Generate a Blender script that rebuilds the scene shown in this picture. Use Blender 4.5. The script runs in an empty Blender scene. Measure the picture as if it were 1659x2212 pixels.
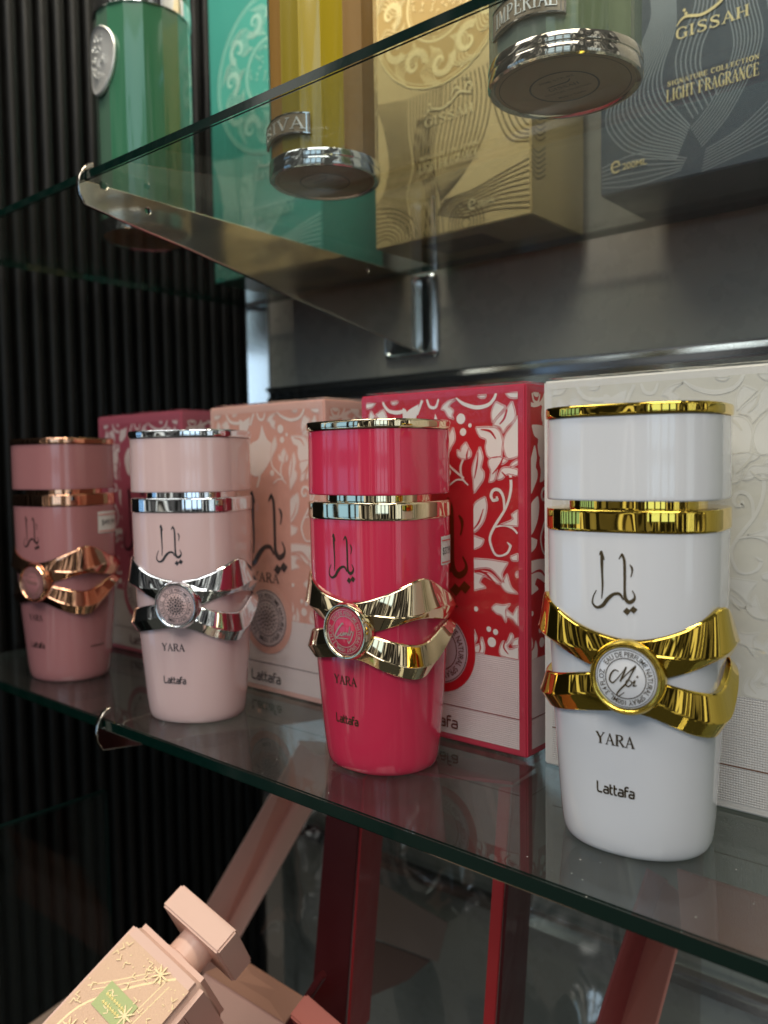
import bpy, bmesh, math, random
import numpy as np
from mathutils import Vector, Matrix
from mathutils.geometry import tessellate_polygon
R = math.radians
sc = bpy.context.scene
# ---------------------------------------------------------------- camera
cam_d = bpy.data.cameras.new('camera'); cam = bpy.data.objects.new('camera', cam_d)
sc.collection.objects.link(cam); sc.camera = cam
RIGHT = Vector((0.76343594, 0.64572138, -0.01447299))
DOWN = Vector((0.02724636, -0.05458528, -0.99813731))
FWD = Vector((-0.64530861, 0.76161955, -0.05926593))
CAM = Vector((0, 0, .135))
m = Matrix((RIGHT, -DOWN, -FWD)).transposed().to_4x4(); m.translation = CAM
cam.matrix_world = m
cam_d.sensor_fit = 'HORIZONTAL'; cam_d.sensor_width = 36; cam_d.lens = 1800 / 1659 * 36
cam_d.clip_start = .005; cam_d.clip_end = 50
cam_d.dof.use_dof = True; cam_d.dof.focus_distance = .33; cam_d.dof.aperture_fstop = 13
# ---------------------------------------------------------------- light
W = bpy.data.worlds.new('World'); sc.world = W; W.use_nodes = True
def build_world():
    nt = W.node_tree; N = nt.nodes; L = nt.links
    bg = N['Background']; tc = N.new('ShaderNodeTexCoord'); sx = N.new('ShaderNodeSeparateXYZ')
    L.new(tc.outputs['Generated'], sx.inputs[0])
    def math_(op, a, b=None, c=None):
        n = N.new('ShaderNodeMath'); n.operation = op
        for i, v in enumerate((a, b, c)):
            if v is None: continue
            if isinstance(v, (int, float)): n.inputs[i].default_value = v
            else: L.new(v, n.inputs[i])
        return n.outputs[0]
    az = math_('ARCTAN2', sx.outputs['Y'], sx.outputs['X'])      # -pi..pi, room lies at negative y
    el = math_('ARCSINE', sx.outputs['Z'])
    cb = N.new('ShaderNodeCombineXYZ'); L.new(az, cb.inputs[0]); L.new(math_('MULTIPLY', el, .25), cb.inputs[1])
    no = N.new('ShaderNodeTexNoise'); no.inputs['Scale'].default_value = 5.5; no.inputs['Detail'].default_value = 1.5
    L.new(cb.outputs[0], no.inputs['Vector'])
    cr = N.new('ShaderNodeValToRGB'); e = cr.color_ramp.elements
    e[0].position = .0; e[0].color = (.012, .012, .014, 1)
    e[1].position = .375; e[1].color = (.02, .02, .022, 1)
    for q, c_ in ((.39, (.42, .40, .37)), (.425, (.32, .31, .29)), (.435, (.015, .015, .015)), (.50, (.03, .028, .025)), (.51, (.16, .15, .14)), (.54, (.12, .11, .10)), (.55, (.02, .02, .02)), (.575, (.03, .03, .03)), (.585, (1.3, 1.3, 1.2)), (.62, (1.4, 1.35, 1.2)), (.63, (.04, .035, .03)), (.67, (.05, .04, .03)), (.68, (.6, .55, .45))):
        x = e.new(q); x.color = c_ + (1,)
    L.new(no.outputs['Fac'], cr.inputs[0])
    def band(v, a, b):
        return math_('MULTIPLY', math_('GREATER_THAN', v, a), math_('LESS_THAN', v, b))
    def mixc(f, a, b):
        n = N.new('ShaderNodeMix'); n.data_type = 'RGBA'
        L.new(f, n.inputs[0])
        for s, v in ((6, a), (7, b)):
            if isinstance(v, tuple): n.inputs[s].default_value = v
            else: L.new(v, n.inputs[s])
        return n.outputs[2]
    col = cr.outputs[0]
    # unseen window patches with mullions added for the metal's reflections, product wall, ceiling
    win_patch = math_('MULTIPLY', band(el, R(-4), R(26)), band(az, R(-88), R(-52)))
    mull = math_('GREATER_THAN', math_('FRACT', math_('MULTIPLY', az, 5.3)), .22)
    bars = math_('GREATER_THAN', math_('FRACT', math_('MULTIPLY', el, 6.1)), .12)
    win_patch = math_('MULTIPLY', win_patch, math_('MULTIPLY', mull, bars))
    col = mixc(win_patch, col, (1.6, 2.1, 2.5, 1))
    win_patch2 = math_('MULTIPLY', band(el, R(-10), R(14)), band(az, R(-30), R(-12)))
    win_patch2 = math_('MULTIPLY', win_patch2, math_('GREATER_THAN', math_('FRACT', math_('MULTIPLY', az, 14)), .3))
    col = mixc(win_patch2, col, (1.5, 1.7, 1.8, 1))
    win_patch3 = math_('MULTIPLY', band(el, R(-16), R(11.5)), band(az, R(-152), R(-118)))  # unseen blue patch added to tint the chrome plate and rail reflections
    win_patch3 = math_('MULTIPLY', win_patch3, math_('MULTIPLY', math_('GREATER_THAN', math_('FRACT', math_('MULTIPLY', az, 11)), .35), math_('GREATER_THAN', math_('FRACT', math_('MULTIPLY', el, 9)), .2)))
    col = mixc(win_patch3, col, (.55, 1.05, 1.7, 1))
    ceil = math_('GREATER_THAN', el, R(38))
    col = mixc(ceil, col, (.16, .155, .145, 1))
    spots = math_('MULTIPLY', math_('MULTIPLY', band(el, R(42), R(52)), math_('LESS_THAN', math_('FRACT', math_('MULTIPLY', az, 2.3)), .22)), math_('LESS_THAN', az, 0))
    col = mixc(spots, col, (6, 5.4, 4.4, 1))
    floor = math_('LESS_THAN', el, R(-22))
    col = mixc(floor, col, (.085, .075, .062, 1))
    L.new(col, bg.inputs[0]); bg.inputs[1].default_value = .66
build_world()
def area(name, loc, target, sx, sy, power, color):
    d = bpy.data.lights.new(name, 'AREA'); d.shape = 'RECTANGLE'; d.size = sx; d.size_y = sy
    d.energy = power; d.color = color
    o = bpy.data.objects.new(name, d); sc.collection.objects.link(o); o.location = loc
    o.rotation_euler = (Vector(target) - Vector(loc)).to_track_quat('-Z', 'Y').to_euler()
    return o
area('ceiling_lamp', (.5, -1.1, 1.9), (-.25, .3, .05), 1.5, 1.1, 23, (1, .96, .91))
area('ceiling_lamp', (-1.1, -.9, 1.7), (-.3, .3, .05), .9, .6, 7.5, (1, .97, .93))
area('cabinet_lamp', (-.3, .12, .95), (-.3, .46, .38), 1.1, .08, 9, (1, .90, .70))
sc.view_settings.view_transform = 'Standard'; sc.view_settings.look = 'None'
sc.view_settings.exposure = 0; sc.view_settings.gamma = 1
sc.cycles.use_denoising = True
sc.cycles.max_bounces = 14; sc.cycles.transparent_max_bounces = 16; sc.cycles.glossy_bounces = 6
sc.cycles.caustics_reflective = False; sc.cycles.caustics_refractive = False
sc.cycles.sample_clamp_indirect = 4
# ---------------------------------------------------------------- materials
def lin(r, g, b):
    f = lambda c: (c / 255 / 12.92) if c / 255 <= .04045 else ((c / 255 + .055) / 1.055) ** 2.4
    return (f(r), f(g), f(b), 1)
def mat(name, col, rough=.4, metal=0, coat=0, spec=.5, bump=None, var=.0, coat_rough=.05, coat_bump=None):
    M = bpy.data.materials.new(name); M.use_nodes = True
    nt = M.node_tree; N = nt.nodes; L = nt.links; p = N['Principled BSDF']
    p.inputs['Base Color'].default_value = col; p.inputs['Roughness'].default_value = rough
    p.inputs['Metallic'].default_value = metal; p.inputs['Coat Weight'].default_value = coat
    p.inputs['Coat Roughness'].default_value = coat_rough
    p.inputs['Specular IOR Level'].default_value = spec
    tc = N.new('ShaderNodeTexCoord')
    if var:
        n = N.new('ShaderNodeTexNoise'); n.inputs['Scale'].default_value = 60; n.inputs['Detail'].default_value = 5
        L.new(tc.outputs['Object'], n.inputs['Vector'])
        h = N.new('ShaderNodeHueSaturation'); h.inputs['Color'].default_value = col
        mr = N.new('ShaderNodeMapRange'); mr.inputs[3].default_value = 1 - var; mr.inputs[4].default_value = 1 + var
        L.new(n.outputs['Fac'], mr.inputs[0]); L.new(mr.outputs[0], h.inputs['Value']); L.new(h.outputs[0], p.inputs['Base Color'])
        mr2 = N.new('ShaderNodeMapRange'); mr2.inputs[3].default_value = max(0, rough * .7); mr2.inputs[4].default_value = rough * 1.3
        L.new(n.outputs['Fac'], mr2.inputs[0]); L.new(mr2.outputs[0], p.inputs['Roughness'])
    def bumpnode(scale, dist, strength, target, detail=2):
        n = N.new('ShaderNodeTexNoise'); n.inputs['Scale'].default_value = scale; n.inputs['Detail'].default_value = detail
        L.new(tc.outputs['Object'], n.inputs['Vector'])
        b = N.new('ShaderNodeBump'); b.inputs['Distance'].default_value = dist; b.inputs['Strength'].default_value = strength
        L.new(n.outputs['Fac'], b.inputs['Height']); L.new(b.outputs[0], p.inputs[target])
    if bump: bumpnode(*bump, 'Normal')
    if coat_bump: bumpnode(*coat_bump, 'Coat Normal')
    return M
def emboss_mat(name, col):                          # card pressed with a fine pyramid grid
    M = mat(name, col, .45, coat=.6, coat_rough=.12); nt = M.node_tree; N = nt.nodes; L = nt.links; p = N['Principled BSDF']
    tc = N.new('ShaderNodeTexCoord'); s = N.new('ShaderNodeSeparateXYZ'); L.new(tc.outputs['Object'], s.inputs[0])
    def wv(a, b, k):
        ad = N.new('ShaderNodeMath'); ad.operation = 'ADD' if k > 0 else 'SUBTRACT'
        L.new(a, ad.inputs[0]); L.new(b, ad.inputs[1])
        mu = N.new('ShaderNodeMath'); mu.operation = 'MULTIPLY'; L.new(ad.outputs[0], mu.inputs[0]); mu.inputs[1].default_value = 3300
        si = N.new('ShaderNodeMath'); si.operation = 'SINE'; L.new(mu.outputs[0], si.inputs[0]); return si.outputs[0]
    a = wv(s.outputs[0], s.outputs[2], 1); b = wv(s.outputs[0], s.outputs[2], -1)
    ad = N.new('ShaderNodeMath'); ad.operation = 'MULTIPLY'; L.new(a, ad.inputs[0]); L.new(b, ad.inputs[1])
    bp = N.new('ShaderNodeBump'); bp.inputs['Distance'].default_value = .0003; bp.inputs['Strength'].default_value = .4
    L.new(ad.outputs[0], bp.inputs['Height']); L.new(bp.outputs[0], p.inputs['Normal']); return M
def glass_face_mat(name, tint, ior=1.5, extra=0.0, bump=None, dust=0.0, rough=.012):
    M = bpy.data.materials.new(name); M.use_nodes = True; nt = M.node_tree; N = nt.nodes; L = nt.links
    N.remove(N['Principled BSDF']); out = N['Material Output']
    tr = N.new('ShaderNodeBsdfTransparent'); tr.inputs[0].default_value = tint
    gl = N.new('ShaderNodeBsdfGlossy'); gl.inputs['Roughness'].default_value = rough; gl.inputs[0].default_value = (1, 1, 1, 1)
    fr = N.new('ShaderNodeFresnel'); ge = N.new('ShaderNodeNewGeometry')
    mi = N.new('ShaderNodeMix'); L.new(ge.outputs['Backfacing'], mi.inputs[0]); mi.inputs[2].default_value = ior; mi.inputs[3].default_value = 1 / ior
    L.new(mi.outputs[0], fr.inputs['IOR'])
    mx = N.new('ShaderNodeMixShader'); f = fr.outputs[0]
    if extra:
        ad = N.new('ShaderNodeMath'); ad.operation = 'ADD'; ad.use_clamp = True; L.new(f, ad.inputs[0]); ad.inputs[1].default_value = extra; f = ad.outputs[0]
    L.new(f, mx.inputs[0]); L.new(tr.outputs[0], mx.inputs[1]); L.new(gl.outputs[0], mx.inputs[2])
    last = mx.outputs[0]
    tc = N.new('ShaderNodeTexCoord')
    if bump:
        n = N.new('ShaderNodeTexNoise'); n.inputs['Scale'].default_value = bump[0]; n.inputs['Detail'].default_value = 3; L.new(tc.outputs['Object'], n.inputs['Vector'])
        b = N.new('ShaderNodeBump'); b.inputs['Distance'].default_value = bump[1]; L.new(n.outputs['Fac'], b.inputs['Height']); L.new(b.outputs[0], gl.inputs['Normal']); L.new(b.outputs[0], fr.inputs['Normal'])
    if dust:                                          # specks of dust and smears lying on the glass
        v = N.new('ShaderNodeTexVoronoi'); v.inputs['Scale'].default_value = 260; L.new(tc.outputs['Object'], v.inputs['Vector'])
        lt = N.new('ShaderNodeMath'); lt.operation = 'LESS_THAN'; L.new(v.outputs['Distance'], lt.inputs[0]); lt.inputs[1].default_value = .075
        n2 = N.new('ShaderNodeTexNoise'); n2.inputs['Scale'].default_value = 14; L.new(tc.outputs['Object'], n2.inputs['Vector'])
        g2 = N.new('ShaderNodeMath'); g2.operation = 'GREATER_THAN'; L.new(n2.outputs['Fac'], g2.inputs[0]); g2.inputs[1].default_value = .53
        cc = N.new('ShaderNodeSeparateColor'); L.new(v.outputs['Color'], cc.inputs[0])
        g3 = N.new('ShaderNodeMath'); g3.operation = 'GREATER_THAN'; L.new(cc.outputs[0], g3.inputs[0]); g3.inputs[1].default_value = .72
        mu = N.new('ShaderNodeMath'); mu.operation = 'MULTIPLY'; L.new(lt.outputs[0], mu.inputs[0]); L.new(g2.outputs[0], mu.inputs[1])
        m3 = N.new('ShaderNodeMath'); m3.operation = 'MULTIPLY'; L.new(mu.outputs[0], m3.inputs[0]); L.new(g3.outputs[0], m3.inputs[1])
        m4 = N.new('ShaderNodeMath'); m4.operation = 'MULTIPLY_ADD'; L.new(m3.outputs[0], m4.inputs[0]); m4.inputs[1].default_value = dust; m4.inputs[2].default_value = .012
        di = N.new('ShaderNodeBsdfDiffuse'); di.inputs[0].default_value = (.6, .6, .58, 1)
        m5 = N.new('ShaderNodeMixShader'); L.new(m4.outputs[0], m5.inputs[0]); L.new(last, m5.inputs[1]); L.new(di.outputs[0], m5.inputs[2]); last = m5.outputs[0]
    L.new(last, out.inputs[0]); return M
# ---------------------------------------------------------------- object helpers
def tag(o, label=None, cat=None, group=None, kind=None):
    if label: o['label'] = label
    if cat: o['category'] = cat
    if group: o['group'] = group
    if kind: o['kind'] = kind
    return o
def empty(name, loc, rz=0, **k):
    o = bpy.data.objects.new(name, None); sc.collection.objects.link(o); o.location = loc; o.rotation_euler = (0, 0, rz)
    o.empty_display_size = .01
    return tag(o, **k)
def link(name, me, mats, parent=None, smooth=None):
    if not isinstance(mats, (list, tuple)): mats = [mats]
    for x in mats: me.materials.append(x)
    if smooth is not None:
        me.shade_smooth(); me.set_sharp_from_angle(angle=R(smooth))
    o = bpy.data.objects.new(name, me); sc.collection.objects.link(o)
    if parent: o.parent = parent
    return o
def mesh(name, vs, fs, mats, parent=None, smooth=None, mi=None):
    me = bpy.data.meshes.new(name); me.from_pydata([tuple(v) for v in vs], [], fs); me.update()
    if mi: me.polygons.foreach_set('material_index', mi)
    return link(name, me, mats, parent, smooth)
def bm_obj(name, bm, mats, parent=None, smooth=None):
    me = bpy.data.meshes.new(name); bmesh.ops.recalc_face_normals(bm, faces=bm.faces[:]); bm.to_mesh(me); bm.free()
    return link(name, me, mats, parent, smooth)
def box(bm, x0, x1, y0, y1, z0, z1, bev=0, seg=2, mi=0):
    b2 = bmesh.new(); bmesh.ops.create_cube(b2, size=1)
    for v in b2.verts: v.co = Vector(((x0 + x1) / 2 + v.co.x * (x1 - x0), (y0 + y1) / 2 + v.co.y * (y1 - y0), (z0 + z1) / 2 + v.co.z * (z1 - z0)))
    if bev: bmesh.ops.bevel(b2, geom=b2.edges[:], offset=bev, segments=seg, affect='EDGES')
    for f in b2.faces: f.material_index = mi
    me = bpy.data.meshes.new('t'); b2.to_mesh(me); b2.free(); bm.from_mesh(me); bpy.data.meshes.remove(me)
def prism(bm, pts, t, bev=0):
    """closed 3-D polygon thickened by t along its normal"""
    b2 = bmesh.new(); n = Vector((0, 0, 0))
    for i in range(len(pts)): n += Vector(pts[i]).cross(Vector(pts[(i + 1) % len(pts)]))
    n.normalize()
    a = [b2.verts.new(Vector(p)) for p in pts]; b = [b2.verts.new(Vector(p) + n * t) for p in pts]
    b2.faces.new(a); b2.faces.new(b[::-1])
    for i in range(len(pts)): b2.faces.new((a[i], b[i], b[(i + 1) % len(pts)], a[(i + 1) % len(pts)]))
    if bev: bmesh.ops.bevel(b2, geom=b2.edges[:], offset=bev, segments=2, affect='EDGES')
    me = bpy.data.meshes.new('t'); b2.to_mesh(me); b2.free(); bm.from_mesh(me); bpy.data.meshes.remove(me)
def loft(name, rings, mats, parent=None, smooth=35, caps=(True, True), mi=None):
    """rings: list of lists of 3-D points, all the same length"""
    n = len(rings[0]); vs = [p for r in rings for p in r]; fs = []
    for j in range(len(rings) - 1):
        for i in range(n):
            fs.append((j * n + i, j * n + (i + 1) % n, (j + 1) * n + (i + 1) % n, (j + 1) * n + i))
    if caps[0]: fs.append(tuple(range(n))[::-1])
    if caps[1]: fs.append(tuple(range((len(rings) - 1) * n, len(rings) * n)))
    return mesh(name, vs, fs, mats, parent, smooth, mi)
# ---------------------------------------------------------------- flat art: strokes, shapes and letters mapped on a surface
def catmull(pts, k=6, closed=False):
    P = [np.array(p, float) for p in pts]; n = len(P)
    if n < 3 and not closed: 
        return [P[0] + (P[-1] - P[0]) * t for t in np.linspace(0, 1, 3)] if n == 2 else P
    def tan(i):
        a = P[(i - 1) % n] if (closed or i > 0) else P[i]; b = P[(i + 1) % n] if (closed or i < n - 1) else P[i]
        d1 = (P[i] - a)[:2]; d2 = (b - P[i])[:2]; l1 = np.linalg.norm(d1); l2 = np.linalg.norm(d2)
        if l1 > 1e-9 and l2 > 1e-9 and d1 @ d2 < .25 * l1 * l2: return None
        return (b - a) * .5
    out = []
    for i in range(n if closed else n - 1):
        a, b = P[i], P[(i + 1) % n]; t0 = tan(i); t1 = tan((i + 1) % n)
        ln = np.linalg.norm((b - a)[:2])
        def lim(t): 
            if t is None: return (b - a) * .6
            l = np.linalg.norm(t[:2]); return t if l < 1.2 * ln or l == 0 else t * (1.2 * ln / l)
        t0 = lim(t0); t1 = lim(t1)
        for s in range(k):
            t = s / k; out.append((2 * t ** 3 - 3 * t * t + 1) * a + (t ** 3 - 2 * t * t + t) * t0 + (3 * t * t - 2 * t ** 3) * b + (t ** 3 - t * t) * t1)
    if not closed: out.append(P[-1])
    return out
def clip_poly(poly, r):
    x0, x1, y0, y1 = r
    for ax, lim, sg in ((0, x0, 1), (0, x1, -1), (1, y0, 1), (1, y1, -1)):
        out = []
        for i in range(len(poly)):
            a, b = poly[i - 1], poly[i]; ia = (a[ax] - lim) * sg >= 0; ib = (b[ax] - lim) * sg >= 0
            if ia != ib:
                t = (lim - a[ax]) / (b[ax] - a[ax]); out.append((a[0] + (b[0] - a[0]) * t, a[1] + (b[1] - a[1]) * t))
            if ib: out.append((b[0], b[1]))
        poly = out
        if len(poly) < 3: return []
    return poly
_glyph = {}
def glyph(text):
    if text in _glyph: return _glyph[text]
    c = bpy.data.curves.new('g', 'FONT'); c.body = text; c.size = 1; c.resolution_u = 3; c.offset = .006
    o = bpy.data.objects.new('g', c); sc.collection.objects.link(o)
    dg = bpy.context.evaluated_depsgraph_get(); me = bpy.data.meshes.new_from_object(o.evaluated_get(dg))
    V = np.array([v.co[:2] for v in me.vertices]) if len(me.vertices) else np.zeros((0, 2))
    F = [tuple(p.vertices) for p in me.polygons]
    bpy.data.objects.remove(o); bpy.data.curves.remove(c); bpy.data.meshes.remove(me)
    _glyph[text] = (V, F); return V, F
TH, TN = .17, .075
SER = {
 'Y': [[(.9, 1, TN), (.5, .48, TN)], [(.1, 1, TH), (.5, .46, TH)], [(.5, .5, TH), (.5, 0, TH)], [(-.04, .98, .05), (.28, .98, .05)], [(.72, .98, .05), (1.04, .98, .05)], [(.3, .02, .05), (.7, .02, .05)]],
 'A': [[(.5, 1, TN), (.12, 0, TN)], [(.47, 1, TH * .6), (.88, 0, TH)], [(.25, .36, .06), (.74, .36, .06)], [(-.04, .02, .05), (.28, .02, .05)], [(.68, .02, .05), (1.06, .02, .05)]],
 'R': [[(.2, 0, TH), (.2, 1, TH)], [(.2, .97, .06), (.5, .97, .08), (.74, .86, .15), (.74, .64, .15), (.5, .52, .08), (.2, .5, .06)], [(.48, .5, .12), (.92, 0, TH)], [(0, .02, .05), (.4, .02, .05)], [(0, .98, .05), (.3, .98, .05)], [(.8, .02, .05), (1.04, .02, .05)]],
 'G': [[(.84, .74, .05), (.74, .92, .08), (.5, 1, .08), (.22, .86, .13), (.12, .5, .17), (.22, .14, .13), (.5, 0, .08), (.78, .06, .09), (.84, .2, .13)], [(.84, .42, TH), (.84, .04, TH)], [(.64, .42, .05), (1.02, .42, .05)], [(.86, .98, .05), (.86, .72, .05)]],
 'I': [[(.25, 0, TH), (.25, 1, TH)], [(.05, .02, .05), (.45, .02, .05)], [(.05, .98, .05), (.45, .98, .05)]],
 'S': [[(.76, .74, .05), (.68, .94, .07), (.44, 1, .08), (.2, .88, .12), (.2, .68, .14), (.46, .52, .17), (.72, .34, .15), (.72, .12, .12), (.46, 0, .08), (.2, .06, .07), (.12, .26, .05)], [(.78, .98, .05), (.76, .72, .05)], [(.1, .02, .05), (.12, .28, .05)]],
 'H': [[(.18, 0, TH), (.18, 1, TH)], [(.82, 0, TH), (.82, 1, TH)], [(.18, .5, .06), (.82, .5, .06)]] + [[(x, y, .05), (x + .36, y, .05)] for x in (0, .64) for y in (.02, .98)],
 'N': [[(.18, 0, TN), (.18, 1, TN)], [(.14, 1, TH), (.82, 0, TH)], [(.82, 0, TN), (.82, 1, TN)], [(-.02, .98, .05), (.24, .98, .05)], [(0, .02, .05), (.36, .02, .05)], [(.64, .98, .05), (1, .98, .05)]],
 'T': [[(.45, 0, TH), (.45, 1, TH)], [(.02, .97, .06), (.88, .97, .06)], [(.03, .97, .05), (.03, .76, .05)], [(.87, .97, .05), (.87, .76, .05)], [(.25, .02, .05), (.65, .02, .05)]],
 'U': [[(.18, 1, TH), (.18, .3, TH), (.3, .06, .12), (.5, 0, .08), (.7, .08, .07), (.8, .3, TN), (.8, 1, TN)], [(0, .98, .05), (.36, .98, .05)], [(.64, .98, .05), (.96, .98, .05)]],
 'E': [[(.18, 0, TH), (.18, 1, TH)], [(0, .97, .06), (.76, .97, .06)], [(.18, .52, .06), (.6, .52, .06)], [(0, .03, .06), (.8, .03, .06)], [(.76, .97, .05), (.76, .76, .05)], [(.8, .03, .05), (.8, .26, .05)], [(.6, .62, .05), (.6, .42, .05)]],
 'C': [[(.84, .74, .05), (.74, .92, .08), (.5, 1, .08), (.22, .86, .13), (.12, .5, .17), (.22, .14, .13), (.5, 0, .08), (.76, .08, .07), (.86, .26, .05)], [(.86, .98, .05), (.86, .72, .05)]],
 'O': [[(.5, 1, .08), (.22, .86, .14), (.12, .5, .17), (.22, .14, .14), (.5, 0, .08), (.78, .14, .14), (.88, .5, .17), (.78, .86, .14), (.5, 1, .08)]],
 'L': [[(.18, 0, TH), (.18, 1, TH)], [(0, .03, .06), (.8, .03, .06)], [(.8, .03, .05), (.8, .3, .05)], [(0, .98, .05), (.36, .98, .05)]],
 'F': [[(.18, 0, TH), (.18, 1, TH)], [(0, .97, .06), (.76, .97, .06)], [(.18, .5, .06), (.6, .5, .06)], [(.76, .97, .05), (.76, .74, .05)], [(.6, .6, .05), (.6, .4, .05)], [(0, .02, .05), (.38, .02, .05)]],
 'M': [[(.14, 0, TN), (.14, 1, TN)], [(.14, 1, TH), (.52, .1, TH)], [(.52, .1, TN), (.9, 1, TN)], [(.9, 0, TH), (.9, 1, TH)], [(0, .02, .05), (.3, .02, .05)], [(.72, .02, .05), (1.06, .02, .05)]],
 'P': [[(.2, 0, TH), (.2, 1, TH)], [(.2, .97, .06), (.5, .97, .08), (.74, .86, .15), (.74, .64, .15), (.5, .5, .08), (.2, .48, .06)], [(0, .02, .05), (.42, .02, .05)], [(0, .98, .05), (.3, .98, .05)]],
 'V': [[(.1, 1, TH), (.5, 0, TH)], [(.9, 1, TN), (.52, 0, TN)], [(-.04, .98, .05), (.28, .98, .05)], [(.72, .98, .05), (1.04, .98, .05)]],
}
ADV = {'I': .62, 'M': 1.22, 'N': 1.12, 'H': 1.12, 'O': 1.12, 'S': 1.0, 'L': .98, 'E': 1.0, 'T': 1.02, ' ': .55}
LAT = {
 'L': ([[(.06, 1), (.06, .16), (.2, .06), (.62, .06)]], .74),
 'a': ([[(.1, .62), (.46, .62), (.56, .52), (.56, .06), (.16, .06), (.06, .14), (.06, .26), (.16, .35), (.54, .35)]], .72),
 't': ([[(.08, .92), (.08, .16), (.18, .06), (.36, .06)], [(.06, .62), (.36, .62)]], .46),
 'f': ([[(.08, .0), (.08, .8), (.18, .92), (.46, .92)], [(.06, .62), (.42, .62)]], .46),
}
ARABIC = [[(-110, 215, 4), (-103, 150, 17), (-100, 50, 13), (-97, -50, 11), (-105, -140, 4)],
          [(-122, 190, 6), (-108, 220, 14), (-94, 172, 18), (-82, 155, 4)],
          [(38, 168, 4), (64, 206, 13), (82, 160, 16), (86, 50, 16), (86, -60, 15), (92, -125, 20), (122, -152, 22), (158, -132, 18), (166, -100, 10), (146, -62, 5)],
          [(76, -138, 8), (46, -96, 16), (-5, -100, 18), (-55, -140, 22), (-95, -190, 21), (-145, -210, 15), (-182, -180, 11), (-176, -130, 8), (-150, -80, 4)],
          [(126, 130, 4), (144, 105, 12), (144, 70, 8), (134, 38, 3)]]
ARDOTS = [(104, -216, 23), (157, -200, 23)]
class Art:
    def __init__(s, mapf, lift=.00012, step=.000012, clip=None):
        s.map = mapf; s.v = []; s.f = []; s.l = lift; s.step = step; s.clip = clip; s.thick = None
    def _emit(s, pts, faces):
        b = len(s.v); s.v += [s.map(p[0], p[1], s.l) for p in pts]; s.f += [tuple(b + i for i in f) for f in faces]
    def next(s): s.l += s.step
    def poly(s, pts, smooth=0, flipx=None):
        if smooth: pts = [tuple(p[:2]) for p in catmull(pts, smooth, True)]
        if s.clip:
            pts = clip_poly([tuple(p) for p in pts], s.clip)
            if len(pts) < 3: return
        tr = tessellate_polygon([[Vector((p[0], p[1], 0)) for p in pts]])
        s._emit(pts, tr); s.next()
    def ribbon(s, pts, k=5, close=False, scale=1):
        q = catmull(pts, k) if len(pts) > 2 else [np.array(p, float) for p in pts]
        L = []; Rr = []
        for i, p in enumerate(q):
            a = q[max(i - 1, 0)]; b = q[min(i + 1, len(q) - 1)]; d = (b - a)[:2]; n = np.linalg.norm(d) or 1
            nn = np.array((-d[1], d[0])) / n * p[2] / 2 * scale; L.append(p[:2] + nn); Rr.append(p[:2] - nn)
        if s.clip:
            for i in range(len(q) - 1):
                c = clip_poly([tuple(L[i]), tuple(L[i + 1]), tuple(Rr[i + 1]), tuple(Rr[i])], s.clip)
                if len(c) >= 3: s._emit(c, [tuple(range(len(c)))])
        else:
            n = len(q); s._emit(L + Rr, [(i, i + 1, n + i + 1, n + i) for i in range(n - 1)])
        s.next()
    def disc(s, x, y, r, n=20, rx=None):
        s.poly([(x + (rx or r) * math.cos(2 * math.pi * i / n), y + r * math.sin(2 * math.pi * i / n)) for i in range(n)])
    def ring(s, x, y, r0, r1, n=48):
        pts = [(x + r * math.cos(2 * math.pi * i / n), y + r * math.sin(2 * math.pi * i / n)) for r in (r0, r1) for i in range(n)]
        fs = [(i, (i + 1) % n, n + (i + 1) % n, n + i) for i in range(n)]
        if s.clip:
            for f in fs:
                c = clip_poly([pts[i] for i in f], s.clip)
                if len(c) >= 3: s._emit(c, [tuple(range(len(c)))])
        else: s._emit(pts, fs)
        s.next()
    def text(s, t, x0, x1, y0, y1):
        V, F = glyph(t); a = V.min(0); b = V.max(0)
        s._emit([(x0 + (v[0] - a[0]) / (b[0] - a[0]) * (x1 - x0), y0 + (v[1] - a[1]) / (b[1] - a[1]) * (y1 - y0)) for v in V], F); s.next()
    def ringtext(s, t, cx, cy, r0, r1, a0, span):
        V, F = glyph(t); a = V.min(0); b = V.max(0); P = []
        for v in V:
            an = a0 - (v[0] - a[0]) / (b[0] - a[0]) * span; r = r0 + (v[1] - 0) / .73 * (r1 - r0)
            P.append((cx + r * math.cos(an), cy + r * math.sin(an)))
        s._emit(P, F); s.next()
    def serif(s, t, x0, x1, y0, h, bold=1, rise=None):
        adv = [ADV.get(ch, 1.08) for ch in t]; W_ = sum(adv) - .1; k = (x1 - x0) / W_; x = x0
        for ch, ad in zip(t, adv):
            for st in SER.get(ch, []):
                pts = [(x + p[0] * k, y0 + p[1] * h, p[2] * min(k, h) * 1.05 * bold) for p in st]
                s.ribbon(pts, 4)
            x += ad * k
    def lattafa(s, x0, x1, y0, h, w=.13):
        t = 'Lattafa'; W_ = sum(LAT[c][1] for c in t) - .1; k = (x1 - x0) / W_; x = x0
        for ch in t:
            for st in LAT[ch][0]:
                s.ribbon([(x + p[0] * k, y0 + p[1] * h, w * h) for p in st], 3)
            x += LAT[ch][1] * k
    def arabic(s, cx, cy, w, h):
        kx = w / 370; ky = h / 445
        for st in ARABIC: s.ribbon([(cx + x * kx, cy + y * ky, max(ww, 6) * (kx + ky) / 2 * 1.4) for x, y, ww in st], 6)
        for x, y, r in [(a, b_ - 6, r * 1.3) for a, b_, r in ARDOTS]:
            s.poly([(cx + (x + dx * r) * kx, cy + (y + dy * r) * ky) for dx, dy in ((-1.1, -.1), (-.1, 1), (1.1, .15), (.1, -1))])
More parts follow.
